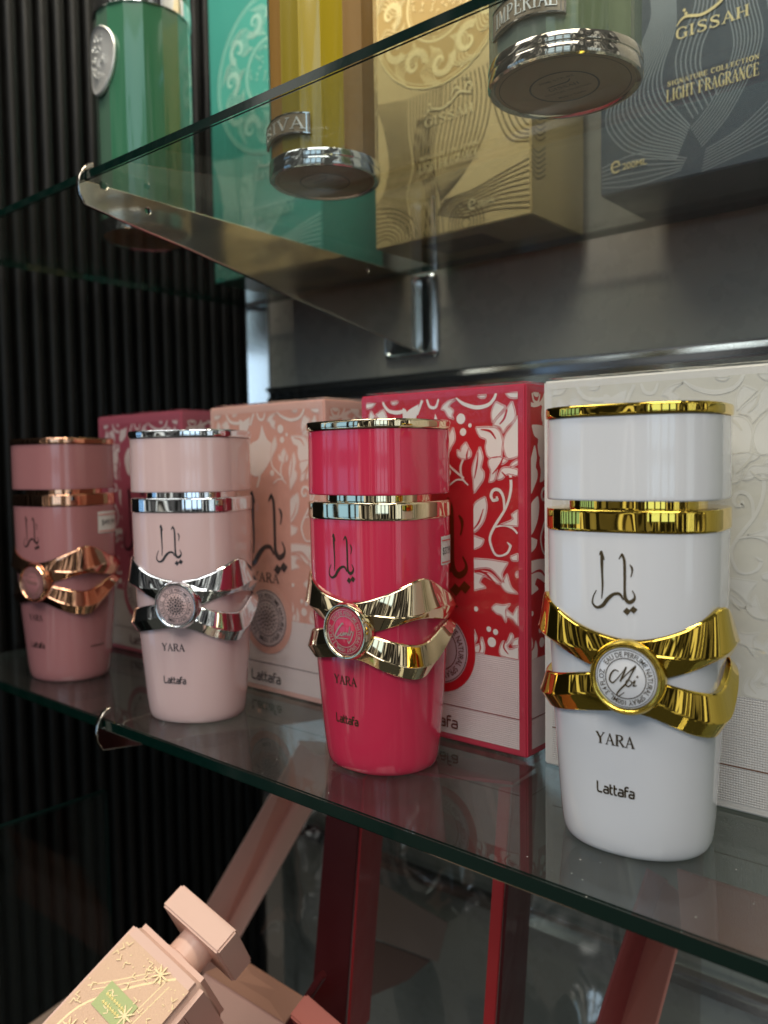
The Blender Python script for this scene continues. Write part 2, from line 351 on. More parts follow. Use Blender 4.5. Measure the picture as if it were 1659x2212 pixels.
    def obj(s, name, mats, parent, smooth=None, solid=None):
        o = mesh(name, s.v, s.f, mats, parent, smooth)
        if solid:
            md = o.modifiers.new('s', 'SOLIDIFY'); md.thickness = solid; md.offset = 1
        return o
# ---------------------------------------------------------------- shared materials
chrome = mat('chrome', (.86, .88, .90, 1), .06, 1, var=.0)
chrome_soft = mat('brushed_chrome', (.76, .79, .82, 1), .13, 1, bump=(300, .00005, .3))
bracket_metal = mat('polished_steel', (.66, .61, .54, 1), .10, 1, bump=(60, .0001, .15))
glass_edge = mat('glass_edge', (.001, .014, .010, 1), .12, 0, coat=1, bump=(120, .0002, .25), spec=.6)
glass_low = glass_face_mat('glass_face', (.72, .77, .75, 1), dust=.8)
glass_up = glass_face_mat('glass_face_upper', (.87, .90, .875, 1), extra=.01, dust=.3)
glass_dark = glass_face_mat('glass_panel', (.85, .9, .88, 1), ior=1.2)
film = glass_face_mat('clear_film', (.80, .81, .80, 1), extra=.15, rough=.09)
# ---------------------------------------------------------------- setting
def wall_fluted():
    vs = []; fs = []; pitch = .0131; n = 10; y = .5275 - 40 * pitch; ys = []
    prof = []
    for k in range(41):
        for i in range(n):
            t = i / n; yy = y + (k + t) * pitch
            u = (t - .5) * 2 * 1.35
            h = .0042 * math.sqrt(max(0, 1 - u * u)) if abs(u) < 1 else -.004
            prof.append((yy, h))
    prof.append((.545, -.004))
    for yy, h in prof: vs += [(-.622 + h, yy, -.62), (-.622 + h, yy, .8)]
    fs = [(2 * i, 2 * i + 2, 2 * i + 3, 2 * i + 1) for i in range(len(prof) - 1)]
    tag(mesh('wall', vs, fs, mat('black_wood_slats', lin(6, 6, 6), .5, var=.3, spec=.3), smooth=40), kind='structure', label='black vertically fluted side wall left of the shelves')
wall_fluted()
bm = bmesh.new(); box(bm, -.5955, .5, .54, .56, -.7, .9)
tag(bm_obj('wall', bm, mat('grey_panel', lin(168, 167, 160), .28, coat=.3, coat_rough=.2, var=.05)), kind='structure', label='smooth grey back panel behind the shelves')
def rail(z, label):
    prof = [(.540, 0), (.534, 0), (.5325, -.0006), (.5325, -.002), (.534, -.003), (.5375, -.0055), (.5375, -.0085), (.5345, -.0105), (.5335, -.016), (.540, -.016)]
    rings = [[(x, p[0], z + p[1]) for p in prof] for x in (-.5955, .5)]
    o = loft('chrome_rail', rings, chrome_soft, smooth=30); tag(o, label, 'rail', 'chrome rails on the grey back panel')
rail(.2068, 'horizontal chrome rail on the grey wall just above the boxes of the middle shelf')
rail(-.2005, 'horizontal chrome rail low on the grey wall below the middle shelf')
bm = bmesh.new(); prism(bm, [(-.6125, .5255, .02), (-.5962, .5375, .02), (-.5962, .5398, .02), (-.6125, .5398, .02)], .88, .0006)
tag(bm_obj('corner_trim', bm, chrome_soft, smooth=35), 'vertical bright metal strip between fluted wall and grey panel', 'trim')
# glass shelves
def shelf(z0, z1, yf, yb, label, face):
    x0, x1 = -.606, .25
    bm = bmesh.new(); vs = [bm.verts.new(p) for p in ((x0, yf(x0), z0), (x1, yf(x1), z0), (x1, yb, z0), (x0, yb, z0), (x0, yf(x0), z1), (x1, yf(x1), z1), (x1, yb, z1), (x0, yb, z1))]
    for f in ((0, 3, 2, 1), (4, 5, 6, 7), (0, 1, 5, 4), (1, 2, 6, 5), (2, 3, 7, 6), (3, 0, 4, 7)): bm.faces.new([vs[i] for i in f])
    bmesh.ops.bevel(bm, geom=bm.edges[:], offset=.0007, segments=2, affect='EDGES')
    bm.normal_update()
    for f in bm.faces: f.material_index = 0 if abs(f.normal.z) > .99 else 1
    tag(bm_obj('glass_shelf', bm, [face, glass_edge], smooth=50), label, 'shelf', 'glass shelves on the wall')
shelf(-.0064, 0, lambda x: .2281 - .0233 * x, .53, 'lower glass shelf with green edge carrying four bow-wrapped perfume bottles', glass_low)
shelf(.2812, .2862, lambda x: .2354, .522, 'upper glass shelf seen from below carrying three tall cylindrical bottles', glass_up)
# brackets
def bracket(x, y, dz, label, ang):
    pts = [(.2399, .2912), (.2372, .2900), (.2340, .2865), (.2322, .2826), (.2316, .2794), (.2322, .2745), (.2352, .2694), (.265, .2648), (.3, .26), (.3562, .2504), (.371, .2474), (.4816, .2303), (.534, .2225), (.534, .2808), (.249, .2808), (.2475, .2790), (.2440, .2790), (.2430, .2808), (.2345, .2808), (.2345, .2866), (.2402, .2895)]
    c = bpy.data.curves.new('b', 'CURVE'); c.dimensions = '2D'; c.fill_mode = 'BOTH'; c.extrude = .0010; c.bevel_depth = .0004; c.bevel_resolution = 2
    def spl(q):
        s = c.splines.new('POLY'); s.points.add(len(q) - 1); s.use_cyclic_u = True
        for i, p in enumerate(q): s.points[i].co = (p[0] - .2425, p[1], 0, 1)
    spl(pts)
    for hy, hz, r in ((.2733, .2745, .0023), (.4658, .2752, .0018)):
        spl([(hy + r * math.cos(a * math.pi / 8), hz + r * math.sin(a * math.pi / 8)) for a in range(16)])
    o = bpy.data.objects.new('b', c); sc.collection.objects.link(o)
    me = bpy.data.meshes.new_from_object(o.evaluated_get(bpy.context.evaluated_depsgraph_get()))
    bpy.data.objects.remove(o); bpy.data.curves.remove(c)
    for v in me.vertices: v.co = Vector((v.co.z, v.co.x, v.co.y))
    o = link('shelf_bracket', me, bracket_metal, smooth=30); o.location = (x, y, dz); o.rotation_euler = (0, 0, ang)
    tag(o, label, 'bracket', 'chrome shelf brackets')
bracket(-.398, .2425, 0, 'polished chrome bracket with round nose under the upper glass shelf', R(2.6))
bracket(-.402, .2440, -.2862, 'polished chrome bracket with round nose under the lower glass shelf', R(2.6))
def plate():
    t = empty('mounting_plate', (-.4245, .540, .252), label='small upright chrome plate with rounded corners on the grey wall, below the upper shelf', cat='plate')
    def rr(w, h, r, n=6):
        return [(sx * (w / 2 - r) + r * math.cos(a0 + a * math.pi / 2 / n), sz * (h / 2 - r) + r * math.sin(a0 + a * math.pi / 2 / n)) for sx, sz, a0 in ((1, 1, 0), (-1, 1, math.pi / 2), (-1, -1, math.pi), (1, -1, 3 * math.pi / 2)) for a in range(n + 1)]
    rings = [[(x, y, z) for x, z in rr(w, h, r)] for w, h, r, y in ((.054, .066, .004, -.0005), (.054, .066, .004, -.0025), (.0515, .0635, .004, -.0045), (.0495, .0615, .004, -.0050), (.0475, .0595, .0045, -.0045), (.0455, .0575, .0045, -.0030), (.040, .052, .0045, -.0022), (.02, .03, .004, -.0014))]
    loft('plate', rings, mat('satin_chrome', (.62, .68, .74, 1), .20, 1), t, 30)
    bm = bmesh.new(); box(bm, -.001, .0005, -.0052, -.0030, -.0285, .0285, .0005); bm_obj('bracket_reflection', bm, chrome, t, 30)  # thin chrome bar added in place of the bracket's reflection
plate()
# ---------------------------------------------------------------- bow bottles
NN = 3.1; AA = .0295; BB = .0258
_t = np.linspace(0, 2 * np.pi, 1441)[:-1] - np.pi / 2
SS = np.stack([AA * np.sign(np.cos(_t)) * abs(np.cos(_t)) ** (2 / NN), BB * np.sign(np.sin(_t)) * abs(np.sin(_t)) ** (2 / NN)], 1)
_seg = np.linalg.norm(np.roll(SS, -1, 0) - SS, axis=1); _cs = np.concatenate([[0], np.cumsum(_seg)]); PER = _cs[-1]
TGT = (np.roll(SS, -1, 0) - np.roll(SS, 1, 0)); NRM = np.stack([TGT[:, 1], -TGT[:, 0]], 1); NRM /= np.linalg.norm(NRM, axis=1)[:, None]
PZ = [0, .0006, .002, .004, .008, .015, .030, .050, .080, .1107, .12]; PS = [.825, .842, .858, .870, .884, .900, .928, .960, .990, 1, 1]
def polar_se(n):                      # same directions as SS, rounder section
    th = np.arctan2(SS[:, 1], SS[:, 0]); r = (abs(np.cos(th) / AA) ** n + abs(np.sin(th) / BB) ** n) ** (-1 / n)
    return np.stack([r * np.cos(th), r * np.sin(th)], 1)
SR = polar_se(2.15); SB = polar_se(2.6); _tg = np.roll(SB, -1, 0) - np.roll(SB, 1, 0); NB = np.stack([_tg[:, 1], -_tg[:, 0]], 1); NB /= np.linalg.norm(NB, axis=1)[:, None]
def wround(z): return max(0., min(1., 1 - z / .075)) ** 1.3
def sec(s, z=1):
    s = (s / 1000) % PER; x = np.interp(s, _cs, np.arange(len(_cs))); i = int(x) % len(SS); j = (i + 1) % len(SS); f = x - int(x)
    w = wround(z); a = SS[i] * (1 - f) + SS[j] * f
    return a * (1 - w) + (SR[i] * (1 - f) + SR[j] * f) * w, NRM[i] * (1 - f) + NRM[j] * f
def onbody(s, z, off=0.0):
    """s, z in millimetres along / up the bottle, off in metres outwards"""
    p, n = sec(s, z / 1000); k = float(np.interp(z / 1000, PZ, PS)) * (1 + .02 * wround(z / 1000)); return Vector((p[0] * k + n[0] * off, p[1] * k + n[1] * off, z / 1000))
def sring(z, k, n=120, dx=0):
    w = wround(z); return [tuple((SS[i * len(SS) // n] * (1 - w) + SR[i * len(SS) // n] * w) * k * (1 + .02 * w)) + (z,) for i in range(n)]
UT = [(-95, 77), (-62, 77), (-54, 79.5), (-46, 84), (-38, 87.5), (-31, 86.8), (-20, 82.8), (-12, 79.2), (0, 76.3), (9, 76), (20, 78.8), (30, 83), (38, 86.5), (44, 85.2), (54, 80), (62, 77), (95, 77)]
UR = [(-95, 71), (-62, 71), (-54, 73), (-46, 74.8), (-34, 75), (-15, 72), (-3, 71.6), (10, 71.6), (20, 71.3), (29, 70.3), (38, 71.5), (46, 73.6), (54, 72.5), (62, 71), (95, 71)]
UL = [(-95, 65), (-62, 65.2), (-54, 67), (-46, 71.5), (-34, 72.4), (-22, 70.3), (-12, 67), (-3, 64.5), (6, 62.5), (15, 63.2), (25, 65.8), (36, 68.6), (44, 68.2), (52, 66.8), (62, 65.2), (95, 65)]
LT = [(-95, 65), (-62, 65), (-54, 63.5), (-45, 60), (-34, 59), (-24, 60.3), (-15, 62.2), (-6, 63.8), (6, 64.5), (15, 63), (25, 60.2), (36, 57.6), (42, 58.2), (49, 60.8), (54, 63.8), (62, 65), (95, 65)]
LR = [(-95, 62), (-62, 62), (-54, 58.5), (-45, 54), (-32, 51.5), (-16, 54.6), (-6, 57), (12, 57.5), (19, 53.8), (29, 49.6), (38, 48.2), (47, 50.6), (55, 57), (62, 62), (95, 62)]
LL = [(-95, 59.5), (-62, 59.5), (-54, 54), (-45, 47.5), (-34, 46.2), (-29, 46.7), (-20, 48), (-10, 49.8), (3, 51.5), (12, 51), (20.6, 47.6), (28.7, 44.4), (38, 42.3), (43.5, 43.8), (52, 51), (58, 57.4), (62, 59.5), (95, 59.5)]
def curve1(tab):
    q = catmull([(a, b) for a, b in tab], 8); xs = [p[0] for p in q]; ys = [p[1] for p in q]
    xs = np.maximum.accumulate(xs); g = np.arange(-110, 110.1, .5); y = np.interp(g, xs, ys); kr = np.exp(-np.arange(-18, 19) ** 2 / (2 * 6.4 ** 2)); kr /= kr.sum()
    y2 = np.convolve(np.pad(y, 18, 'edge'), kr, 'valid'); return lambda s: float(np.interp(s, g, y2))
def band(name, T, Rg, B, metal, parent, ph):
    fT, fR, fB = curve1(T), curve1(Rg), curve1(B); ss = np.linspace(-95, 95, 260)[:-1]; V = []; m_ = 0
    for s in ss:
        t, r, b = fT(s), fR(s), fB(s)
        side = math.exp(-((abs(s) - 38) / 9) ** 2); mid = math.exp(-((s - 5) / 10) ** 2)
        hi = .0040 + .0006 * side - .0006 * mid; et = .0016 + .0006 * side; eb = .0013 + .0004 * side
        prof = [(t - .2, .0003), (t, et * .7), (t - .45, et), (t - .9, et + .0002), (r + .7, hi - .0004), (r, hi), (r - .7, hi - .0004), (b + .7, eb + .0001), (b + .2, eb - .0002), (b, eb * .6), (b + .2, .0002)]
        m_ = len(prof)
        x = ((s * PER * 1000 / 190 / 1000) % PER); x = np.interp(x, _cs, np.arange(len(_cs))); i_ = int(x) % len(SS); j_ = (i_ + 1) % len(SS); f = x - int(x)
        pb = SB[i_] * (1 - f) + SB[j_] * f; nb = NB[i_] * (1 - f) + NB[j_] * f
        for z, o in prof:
            kk = float(np.interp(z / 1000, PZ, PS)); o2 = o + .0005 if o > .0008 else o - .0004
            V.append(Vector((pb[0] * kk + nb[0] * o2, pb[1] * kk + nb[1] * o2, z / 1000)))
    n = len(ss); F = [(i * m_ + j, i * m_ + j + 1, ((i + 1) % n) * m_ + j + 1, ((i + 1) % n) * m_ + j) for i in range(n) for j in range(m_ - 1)]
    return mesh(name, V, F, metal, parent, 30)
def medallion(metal, face, ink, parent, script):
    c0 = onbody(5.5, 63.8, .0012); _, n2 = sec(5.5); nn = Vector((n2[0], n2[1], 0)).normalized(); xx = Vector((0, 0, 1)).cross(nn).normalized(); xx = -xx if xx.x < 0 else xx
    zz = Vector((0, 0, 1))
    P = lambda x, y, o: c0 + xx * (x / 1000) + zz * (y / 1000) + nn * o
    prof = [(12.2, -.001), (12.4, .0018), (12.15, .0034), (11.6, .0043), (10.9, .0044), (10.45, .0040), (10.3, .0033), (9.9, .0031), (3, .0031)]
    N_ = 64; rings = [[P(r * math.cos(2 * math.pi * i / N_), r * math.sin(2 * math.pi * i / N_), h) for i in range(N_)] for r, h in prof]
    md = loft('medallion', rings, metal, parent, 50)
    rings = [[P(r * math.cos(2 * math.pi * i / N_), r * math.sin(2 * math.pi * i / N_), h) for i in range(N_)] for r, h in ((10.1, .0032), (10.0, .0035), (9.8, .0036))]
    loft('medallion_face', rings, face, md, 50)
    A = Art(lambda x, y, o: P(x, y, .0037 + o), lift=.00005, step=.000004)
    A.ring(0, 0, 6.45, 6.75); A.ring(0, 0, 9.35, 9.55)
    A.ringtext('EAU DE PERFUME NATURAL SPRAY 100ML, 3.4 FL.OZ.', 0, 0, 7.15, 8.9, R(147), R(345))
    if script == 'Moi':
        for st in ([(-2.2, 2.0, .2), (-3.6, 2.4, .5), (-4.9, .8, .6), (-5.2, -1.2, .6), (-4.2, -2.0, .5), (-2.6, -.2, .4), (-.6, 2.6, .3), (.2, 3.9, .5), (-.6, 1.6, .6), (-1.8, -1.2, .6)],
                   [(-1.8, -1.2, .3), (.6, 1.8, .4), (3.3, 4.5, .7), (2.0, 2.0, .5), (.2, -1.5, .6), (-1.6, -3.6, .6), (-2.8, -5.4, .5), (-2.3, -6.2, .4), (-.4, -4.6, .2)],
                   [(1.4, -.4, .4), (.4, -.6, .5), (-.0, -2.0, .5), (.9, -2.5, .5), (2.0, -1.4, .4), (1.6, -.4, .4)],
                   [(2.0, -1.4, .3), (3.1, -.2, .5), (2.5, -2.2, .5), (3.6, -1.8, .3)]): A.ribbon(st, 6)
        A.disc(3.8, 1.0, .35)
    elif script == 'Candy':
        for st in ([(-.6, 3.0, .5), (-1.2, 3.6, .6), (-3.6, 1.0, .7), (-5.4, -2.0, .7), (-4.8, -3.0, .6), (-2.8, -1.6, .4), (-1.8, -.4, .4)],
                   [(-1.8, -.4, .4), (-2.6, -1.6, .5), (-1.6, -1.8, .5), (-.6, -.2, .5), (-.8, -1.6, .5), (.4, -.2, .5), (.2, -1.4, .5), (1.2, -.2, .5), (1.8, -1.4, .5), (2.6, .6, .5), (3.0, 2.6, .6), (2.2, -.8, .5), (3.0, -1.2, .5), (3.8, .8, .5), (4.6, -.4, .4), (5.2, 1.0, .5), (3.6, -2.8, .5), (2.2, -4.8, .5), (1.6, -3.6, .4)],
                   [(-5.6, -3.4, .3), (-2.4, -3.0, .5), (2.0, -2.8, .3)]): A.ribbon(st, 5)
    elif script == 'rosette':
        for rr, n, d in ((0, 1, .8), (1.7, 7, .5), (3.1, 12, .5), (4.4, 16, .45), (5.5, 22, .3)):
            for i in range(n):
                a = 2 * math.pi * i / n + rr; A.disc(rr * math.cos(a), rr * math.sin(a), d, 8)
        for i in range(12):
            a = 2 * math.pi * i / 12; A.ribbon([(1.2 * math.cos(a), 1.2 * math.sin(a), .2), (3 * math.cos(a + .35), 3 * math.sin(a + .35), .35), (5 * math.cos(a), 5 * math.sin(a), .2)], 4)
    else:
        for st in ([(-5, -1, .4), (-3.6, 2.6, .6), (-2.4, -.6, .5), (-1.2, 1.2, .5), (-.6, -.8, .5), (.8, .8, .5), (1.4, -.8, .5), (2.6, .8, .5), (3.2, -.6, .5), (4.8, .6, .4)],
                   [(-4, 3.6, .3), (0, 4.4, .5), (3.6, 3.2, .3)]): A.ribbon(st, 5)
    A.obj('lettering', ink, md)
def bow_bottle(name, loc, rz, bodymat, metal, ink, faceink, script, label, sticker=None, marks=None):
    t = empty(name, loc, rz, label=label, cat='perfume bottle', group='bow-wrapped perfume bottles on the lower shelf')
    zs = [0, .0003, .0008, .0016, .0026, .004, .006, .009, .013, .019, .026, .035, .045, .055, .065, .075, .085, .095, .105, .1107]
    loft('body', [sring(.0006, .77)] + [sring(z + .0002, float(np.interp(z, PZ, PS))) for z in zs], bodymat, t, 40)
    loft('collar', [sring(.1108, .985), sring(.1108, 1.004), sring(.1111, 1.011), sring(.1114, 1.014), sring(.1118, 1.0145), sring(.1170, 1.0145), sring(.1175, 1.014), sring(.1179, 1.011), sring(.1181, 1.006), sring(.1182, .985)], metal, t, 40)
    loft('neck', [sring(.1175, .76), sring(.1218, .76)], metal, t, 40)
    cp = loft('cap', [sring(.1212, .96), sring(.1212, 1.0), sring(.1214, 1.0055), sring(.1217, 1.0075), sring(.1221, 1.008), sring(.1260, 1.0078), sring(.1445, 1.0045), sring(.1484, 1.004), sring(.1490, 1.003), sring(.1493, .99)], bodymat, t, 40)
    loft('cap_trim', [sring(.1492, .98), sring(.1494, 1.016), sring(.1497, 1.022), sring(.1500, 1.0245), sring(.1503, 1.025), sring(.1520, 1.025), sring(.1523, 1.0245), sring(.1527, 1.022), sring(.1530, 1.016), sring(.1532, .995), sring(.1529, .98)], metal, cp, 40)
    bw = band('bow', UT, UR, UL, metal, t, 0); band('bow_band', LT, LR, LL, metal, bw, 1)
    medallion(metal, bodymat, faceink, t, script)
    A = Art(lambda x, y, o: onbody(x, y, o), step=.000003, lift=.00008)
    A.arabic(.2, 94.8, 15.2, 19.6); A.obj('calligraphy', ink, t)
    A = Art(lambda x, y, o: onbody(x, y, o), step=.000003, lift=.00008)
    A.serif('YARA', -6.8, 7.0, 39.0, 3.9, 1.35); A.obj('name_lettering', ink, t)
    A = Art(lambda x, y, o: onbody(x, y, o), step=.000003, lift=.00008)
    A.lattafa(-6.9, 7.1, 21.6, 3.9, .17); A.obj('maker_lettering', ink, t)
    if sticker:
        s0, s1, z0, z1, tx, sx0, sx1 = sticker; pts = []; n = 14
        outl = [(s0 + (s1 - s0) * i / n, z0) for i in range(n + 1)] + [(s1 - (.5 if j % 2 else 0), z0 + (z1 - z0) * j / 6) for j in range(1, 6)] + [(s1 - (s1 - s0) * i / n, z1) for i in range(n + 1)]
        nx, nz = 16, 6; V = [onbody(s0 + (s1 - s0) * i / nx, z0 + (z1 - z0) * j / nz + (.25 if (i + j) % 5 == 0 and j in (0, nz) else 0), .00018 + .0006 * max(0, (i / nx - .8)) ) for j in range(nz + 1) for i in range(nx + 1)]
        F = [(j * (nx + 1) + i, j * (nx + 1) + i + 1, (j + 1) * (nx + 1) + i + 1, (j + 1) * (nx + 1) + i) for j in range(nz) for i in range(nx)]
        st = mesh('price_sticker', V, F, mat('sticker_paper', (.72, .70, .68, 1), .6), t, 60)
        A = Art(lambda x, y, o: onbody(x, y, o), lift=.0003, step=.00002)
        h = z1 - z0; A.text(tx, sx0, sx1, z0 + h * .33, z0 + h * .62); A.obj('price', mat('print', (.03, .03, .04, 1), .6), st)
        A = Art(lambda x, y, o: onbody(x, y, o), lift=.0003, step=.00002)
        for zz_ in (z0 + h * .07, z0 + h * .84):
            for i in range(8): A.poly([(s0 + .6 + (s1 - s0 - 1.2) * i / 8, zz_), (s0 + .6 + (s1 - s0 - 1.2) * (i + 1) / 8, zz_), (s0 + .6 + (s1 - s0 - 1.2) * (i + 1) / 8, zz_ + .5), (s0 + .6 + (s1 - s0 - 1.2) * i / 8, zz_ + .5)])
        A.obj('red_line', mat('red_print', lin(210, 70, 70), .6), st)
    if marks:
        A = Art(lambda x, y, o: onbody(x, y, o), step=.000003)
        x = marks[0]; rnd = random.Random(3)
        while x < marks[1]:
            w = rnd.uniform(.5, 1.0); A.ribbon([(x, marks[2] + .4, .9), (x + w, marks[2] + .4, .9)]); x += w + .35
        A.obj('fine_print', ink, t)
    return t
gold = mat('yellow_gold', (.80, .57, .10, 1), .03, 1)
pale_gold = mat('pale_gold', (.86, .72, .48, 1), .03, 1)
silver = mat('silver_plating', (.80, .84, .88, 1), .035, 1)
rose_gold = mat('rose_gold', (.88, .48, .31, 1), .04, 1)
def lacquer(n, c): return mat(n, c, .14, var=.012, coat=.8, coat_rough=.03, bump=(9, .0015, .12))
ink_bronze = mat('bronze_foil', (.24, .18, .10, 1), .25, .9)
ink_silver = mat('silver_foil', (.06, .065, .075, 1), .3, .5)
bow_bottle('perfume_bottle', (-.1219, .2832, 0), R(6), lacquer('white_lacquer', (.80, .80, .82, 1)), gold, ink_bronze, ink_bronze, 'Moi', 'white bottle with a yellow gold bow band and white medallion, nearest of its row')
bow_bottle('perfume_bottle', (-.2442, .2849, 0), R(0), lacquer('cherry_lacquer', lin(216, 52, 84)), pale_gold, mat('olive_foil', (.05, .035, .008, 1), .35, .3), mat('champagne_print', (.75, .55, .38, 1), .3, .8), 'Candy', 'cherry red bottle with pale gold bow band and red medallion', sticker=(53.6, 65, 89.8, 102.4, '$37.99', 55, 63.6))
bow_bottle('perfume_bottle', (-.3705, .2770, 0), R(24), lacquer('blush_lacquer', lin(224, 192, 190)), silver, ink_silver, ink_silver, 'rosette', 'pale pink bottle with silver bow band and rosette medallion', marks=(53, 62, 22))
bow_bottle('perfume_bottle', (-.5073, .2782, 0), R(9), lacquer('mauve_lacquer', lin(172, 116, 118)), rose_gold, mat('brown_foil', (.035, .022, .02, 1), .35, .3), mat('rose_print', (.45, .27, .22, 1), .3, .6), 'wave', 'dusty mauve bottle with rose gold bow band at the far left of the shelf', sticker=(48.5, 66.4, 92.8, 106.5, '$49.99', 51.5, 64), marks=(41, 52.5, 21.2))
# ---------------------------------------------------------------- floral boxes
FLORAL = {"P": [[[2.8, 159.3], [5.2, 163.4], [9.2, 164.6], [19.2, 163.5], [16.1, 161.0], [15.3, 159.0]], [[59.8, 164.0], [56.4, 163.6], [53.0, 161.9], [51.6, 160.0], [53.7, 159.1], [55.7, 156.3], [58.7, 155.0], [57.7, 156.7], [58.4, 158.9], [55.7, 160.9], [57.1, 162.5]], [[72.2, 165.1], [77.0, 165.1], [76.0, 163.9], [73.8, 164.0]], [[87.2, 165.4], [93.8, 165.0], [93.8, 162.7], [89.6, 163.2]], [[82.2, 161.6], [87.1, 159.2], [84.7, 157.0], [81.6, 154.0], [80.3, 152.5], [79.8, 156.2], [80.7, 159.3]], [[90.5, 161.4], [91.9, 157.2], [91.9, 153.6], [88.3, 150.6], [85.8, 147.6], [84.3, 150.2], [80.6, 151.2], [82.8, 154.0], [87.1, 157.4]], [[71.1, 150.5], [77.1, 150.5], [82.1, 149.8], [84.6, 147.1], [85.5, 143.4], [85.0, 139.2], [84.5, 137.1], [78.3, 136.7], [76.4, 141.0], [76.8, 144.7], [73.3, 146.4]], [[93.7, 154.8], [90.4, 150.5], [87.3, 147.0], [86.1, 143.4], [86.4, 139.7], [88.5, 136.0], [93.6, 137.0]], [[88.2, 135.3], [83.3, 136.9], [78.9, 136.1], [78.0, 133.5], [79.2, 130.3], [78.2, 125.3], [81.0, 126.3], [82.3, 130.3], [83.3, 132.9], [86.3, 134.0]], [[88.8, 131.9], [85.1, 131.4], [82.6, 126.6], [85.1, 126.9], [88.1, 129.0], [93.3, 128.2], [93.3, 130.8], [90.6, 131.6]], [[93.3, 135.4], [90.6, 133.9], [89.4, 132.1], [93.3, 133.6]], [[84.3, 106.0], [89.2, 107.8], [91.0, 108.9], [90.1, 110.7], [93.2, 112.9], [93.1, 105.8]], [[65.5, 143.9], [67.1, 141.2], [68.4, 139.0], [67.7, 136.9], [64.1, 136.1], [61.1, 137.5], [60.5, 140.3], [62.5, 139.7], [63.2, 141.8]], [[58.3, 151.0], [59.4, 145.7], [56.8, 141.4], [54.4, 137.1], [54.5, 142.6], [55.5, 147.0]], [[73.3, 141.6], [74.8, 136.8], [73.8, 132.0], [75.4, 129.8], [75.0, 126.6], [72.5, 123.4], [69.8, 120.1], [69.6, 126.1], [69.0, 130.4], [70.0, 134.7]], [[75.9, 118.6], [76.8, 114.3], [75.5, 108.4], [72.3, 103.9], [69.5, 101.7], [69.6, 114.1]], [[69.5, 100.3], [75.1, 98.7], [73.5, 95.9], [69.5, 94.0]], [[89.4, 91.7], [93.1, 93.2], [93.0, 90.1], [90.3, 90.2]], [[92.1, 84.2], [93.2, 85.4], [93.2, 82.8], [92.4, 83.0]], [[69.4, 89.5], [69.3, 84.8], [78.3, 85.7], [84.2, 81.2], [86.1, 79.5], [84.8, 83.6], [88.0, 88.9], [77.2, 89.6]], [[69.3, 83.4], [77.1, 83.7], [82.6, 80.4], [86.9, 75.9], [93.0, 75.3], [89.5, 78.0], [87.5, 83.8], [83.7, 78.9], [76.6, 81.6]], [[69.3, 83.4], [77.1, 83.5], [73.8, 80.9], [72.6, 78.6], [76.0, 76.6], [69.2, 74.7]], [[79.2, 67.2], [81.4, 69.1], [85.2, 69.1], [89.0, 70.1], [86.8, 67.5], [86.8, 64.3], [86.8, 61.5], [84.6, 64.5], [81.9, 65.2]], [[86.8, 67.5], [90.5, 65.2], [93.2, 69.6], [93.1, 60.8], [90.0, 63.7], [86.8, 64.3]], [[69.0, 56.6], [70.7, 52.0], [69.0, 49.2]], [[73.5, 53.1], [74.9, 49.2], [74.6, 45.6], [69.5, 45.4], [69.5, 48.0], [72.4, 49.8]], [[89.4, 56.9], [90.5, 55.4], [88.9, 52.5], [87.2, 50.8], [88.8, 49.2], [93.3, 51.2], [93.3, 45.2], [84.5, 45.8], [83.4, 48.5], [85.1, 52.4], [87.2, 52.2]], [[89.9, 51.2], [91.0, 53.7], [93.4, 54.9], [93.3, 51.7]]], "R": [[[40.2, 164.8, 1.4], [36.8, 158.0, 1.5]], [[43.0, 165.0, 1.1], [44.7, 161.5, 1.4], [48.2, 161.1, 1.4], [50.0, 164.8, 0.9]], [[60.1, 164.8, 0.7], [64.4, 161.8, 1.6], [71.5, 159.7, 1.9], [77.9, 160.5, 1.7], [81.0, 163.0, 1.5], [82.3, 165.5, 1.2]], [[89.4, 129.8, 1.5], [89.9, 123.5, 1.4], [88.7, 117.7, 1.3], [86.2, 112.4, 1.3], [81.2, 105.4, 1.4], [78.6, 100.4, 1.3], [78.9, 96.7, 1.3], [81.1, 92.5, 1.1], [84.2, 91.8, 0.9], [87.9, 93.5, 1.1], [89.5, 96.7, 1.3], [87.6, 98.2, 0.5]], [[86.2, 112.9, 1.0], [85.9, 118.2, 1.3], [83.8, 121.6, 1.5], [80.7, 121.8, 1.5], [79.2, 119.2, 1.5], [80.3, 116.9, 1.3], [82.6, 117.4, 1.5], [82.2, 118.9, 0.9]], [[81.2, 104.8, 0.6], [86.1, 105.8, 1.0], [90.4, 104.7, 1.0], [93.1, 102.4, 0.9]], [[64.1, 136.4, 1.1], [62.4, 132.0, 1.2], [63.4, 127.1, 1.1], [66.7, 123.8, 0.6]], [[54.4, 137.6, 1.2], [55.4, 133.7, 1.1], [59.4, 130.4, 1.1], [64.3, 127.1, 1.0]], [[55.9, 123.8, 0.9], [60.0, 126.3, 0.8], [64.0, 126.3, 0.9]]], "D": [[27.7, 158.7, 3.0], [62.8, 154.9, 2.5], [67.9, 151.6, 1.0], [64.0, 148.7, 1.8], [55.1, 129.9, 1.8], [70.5, 66.0, 1.2], [77.5, 57.3, 1.3], [81.2, 56.4, 1.4], [79.1, 51.4, 2.3]]}
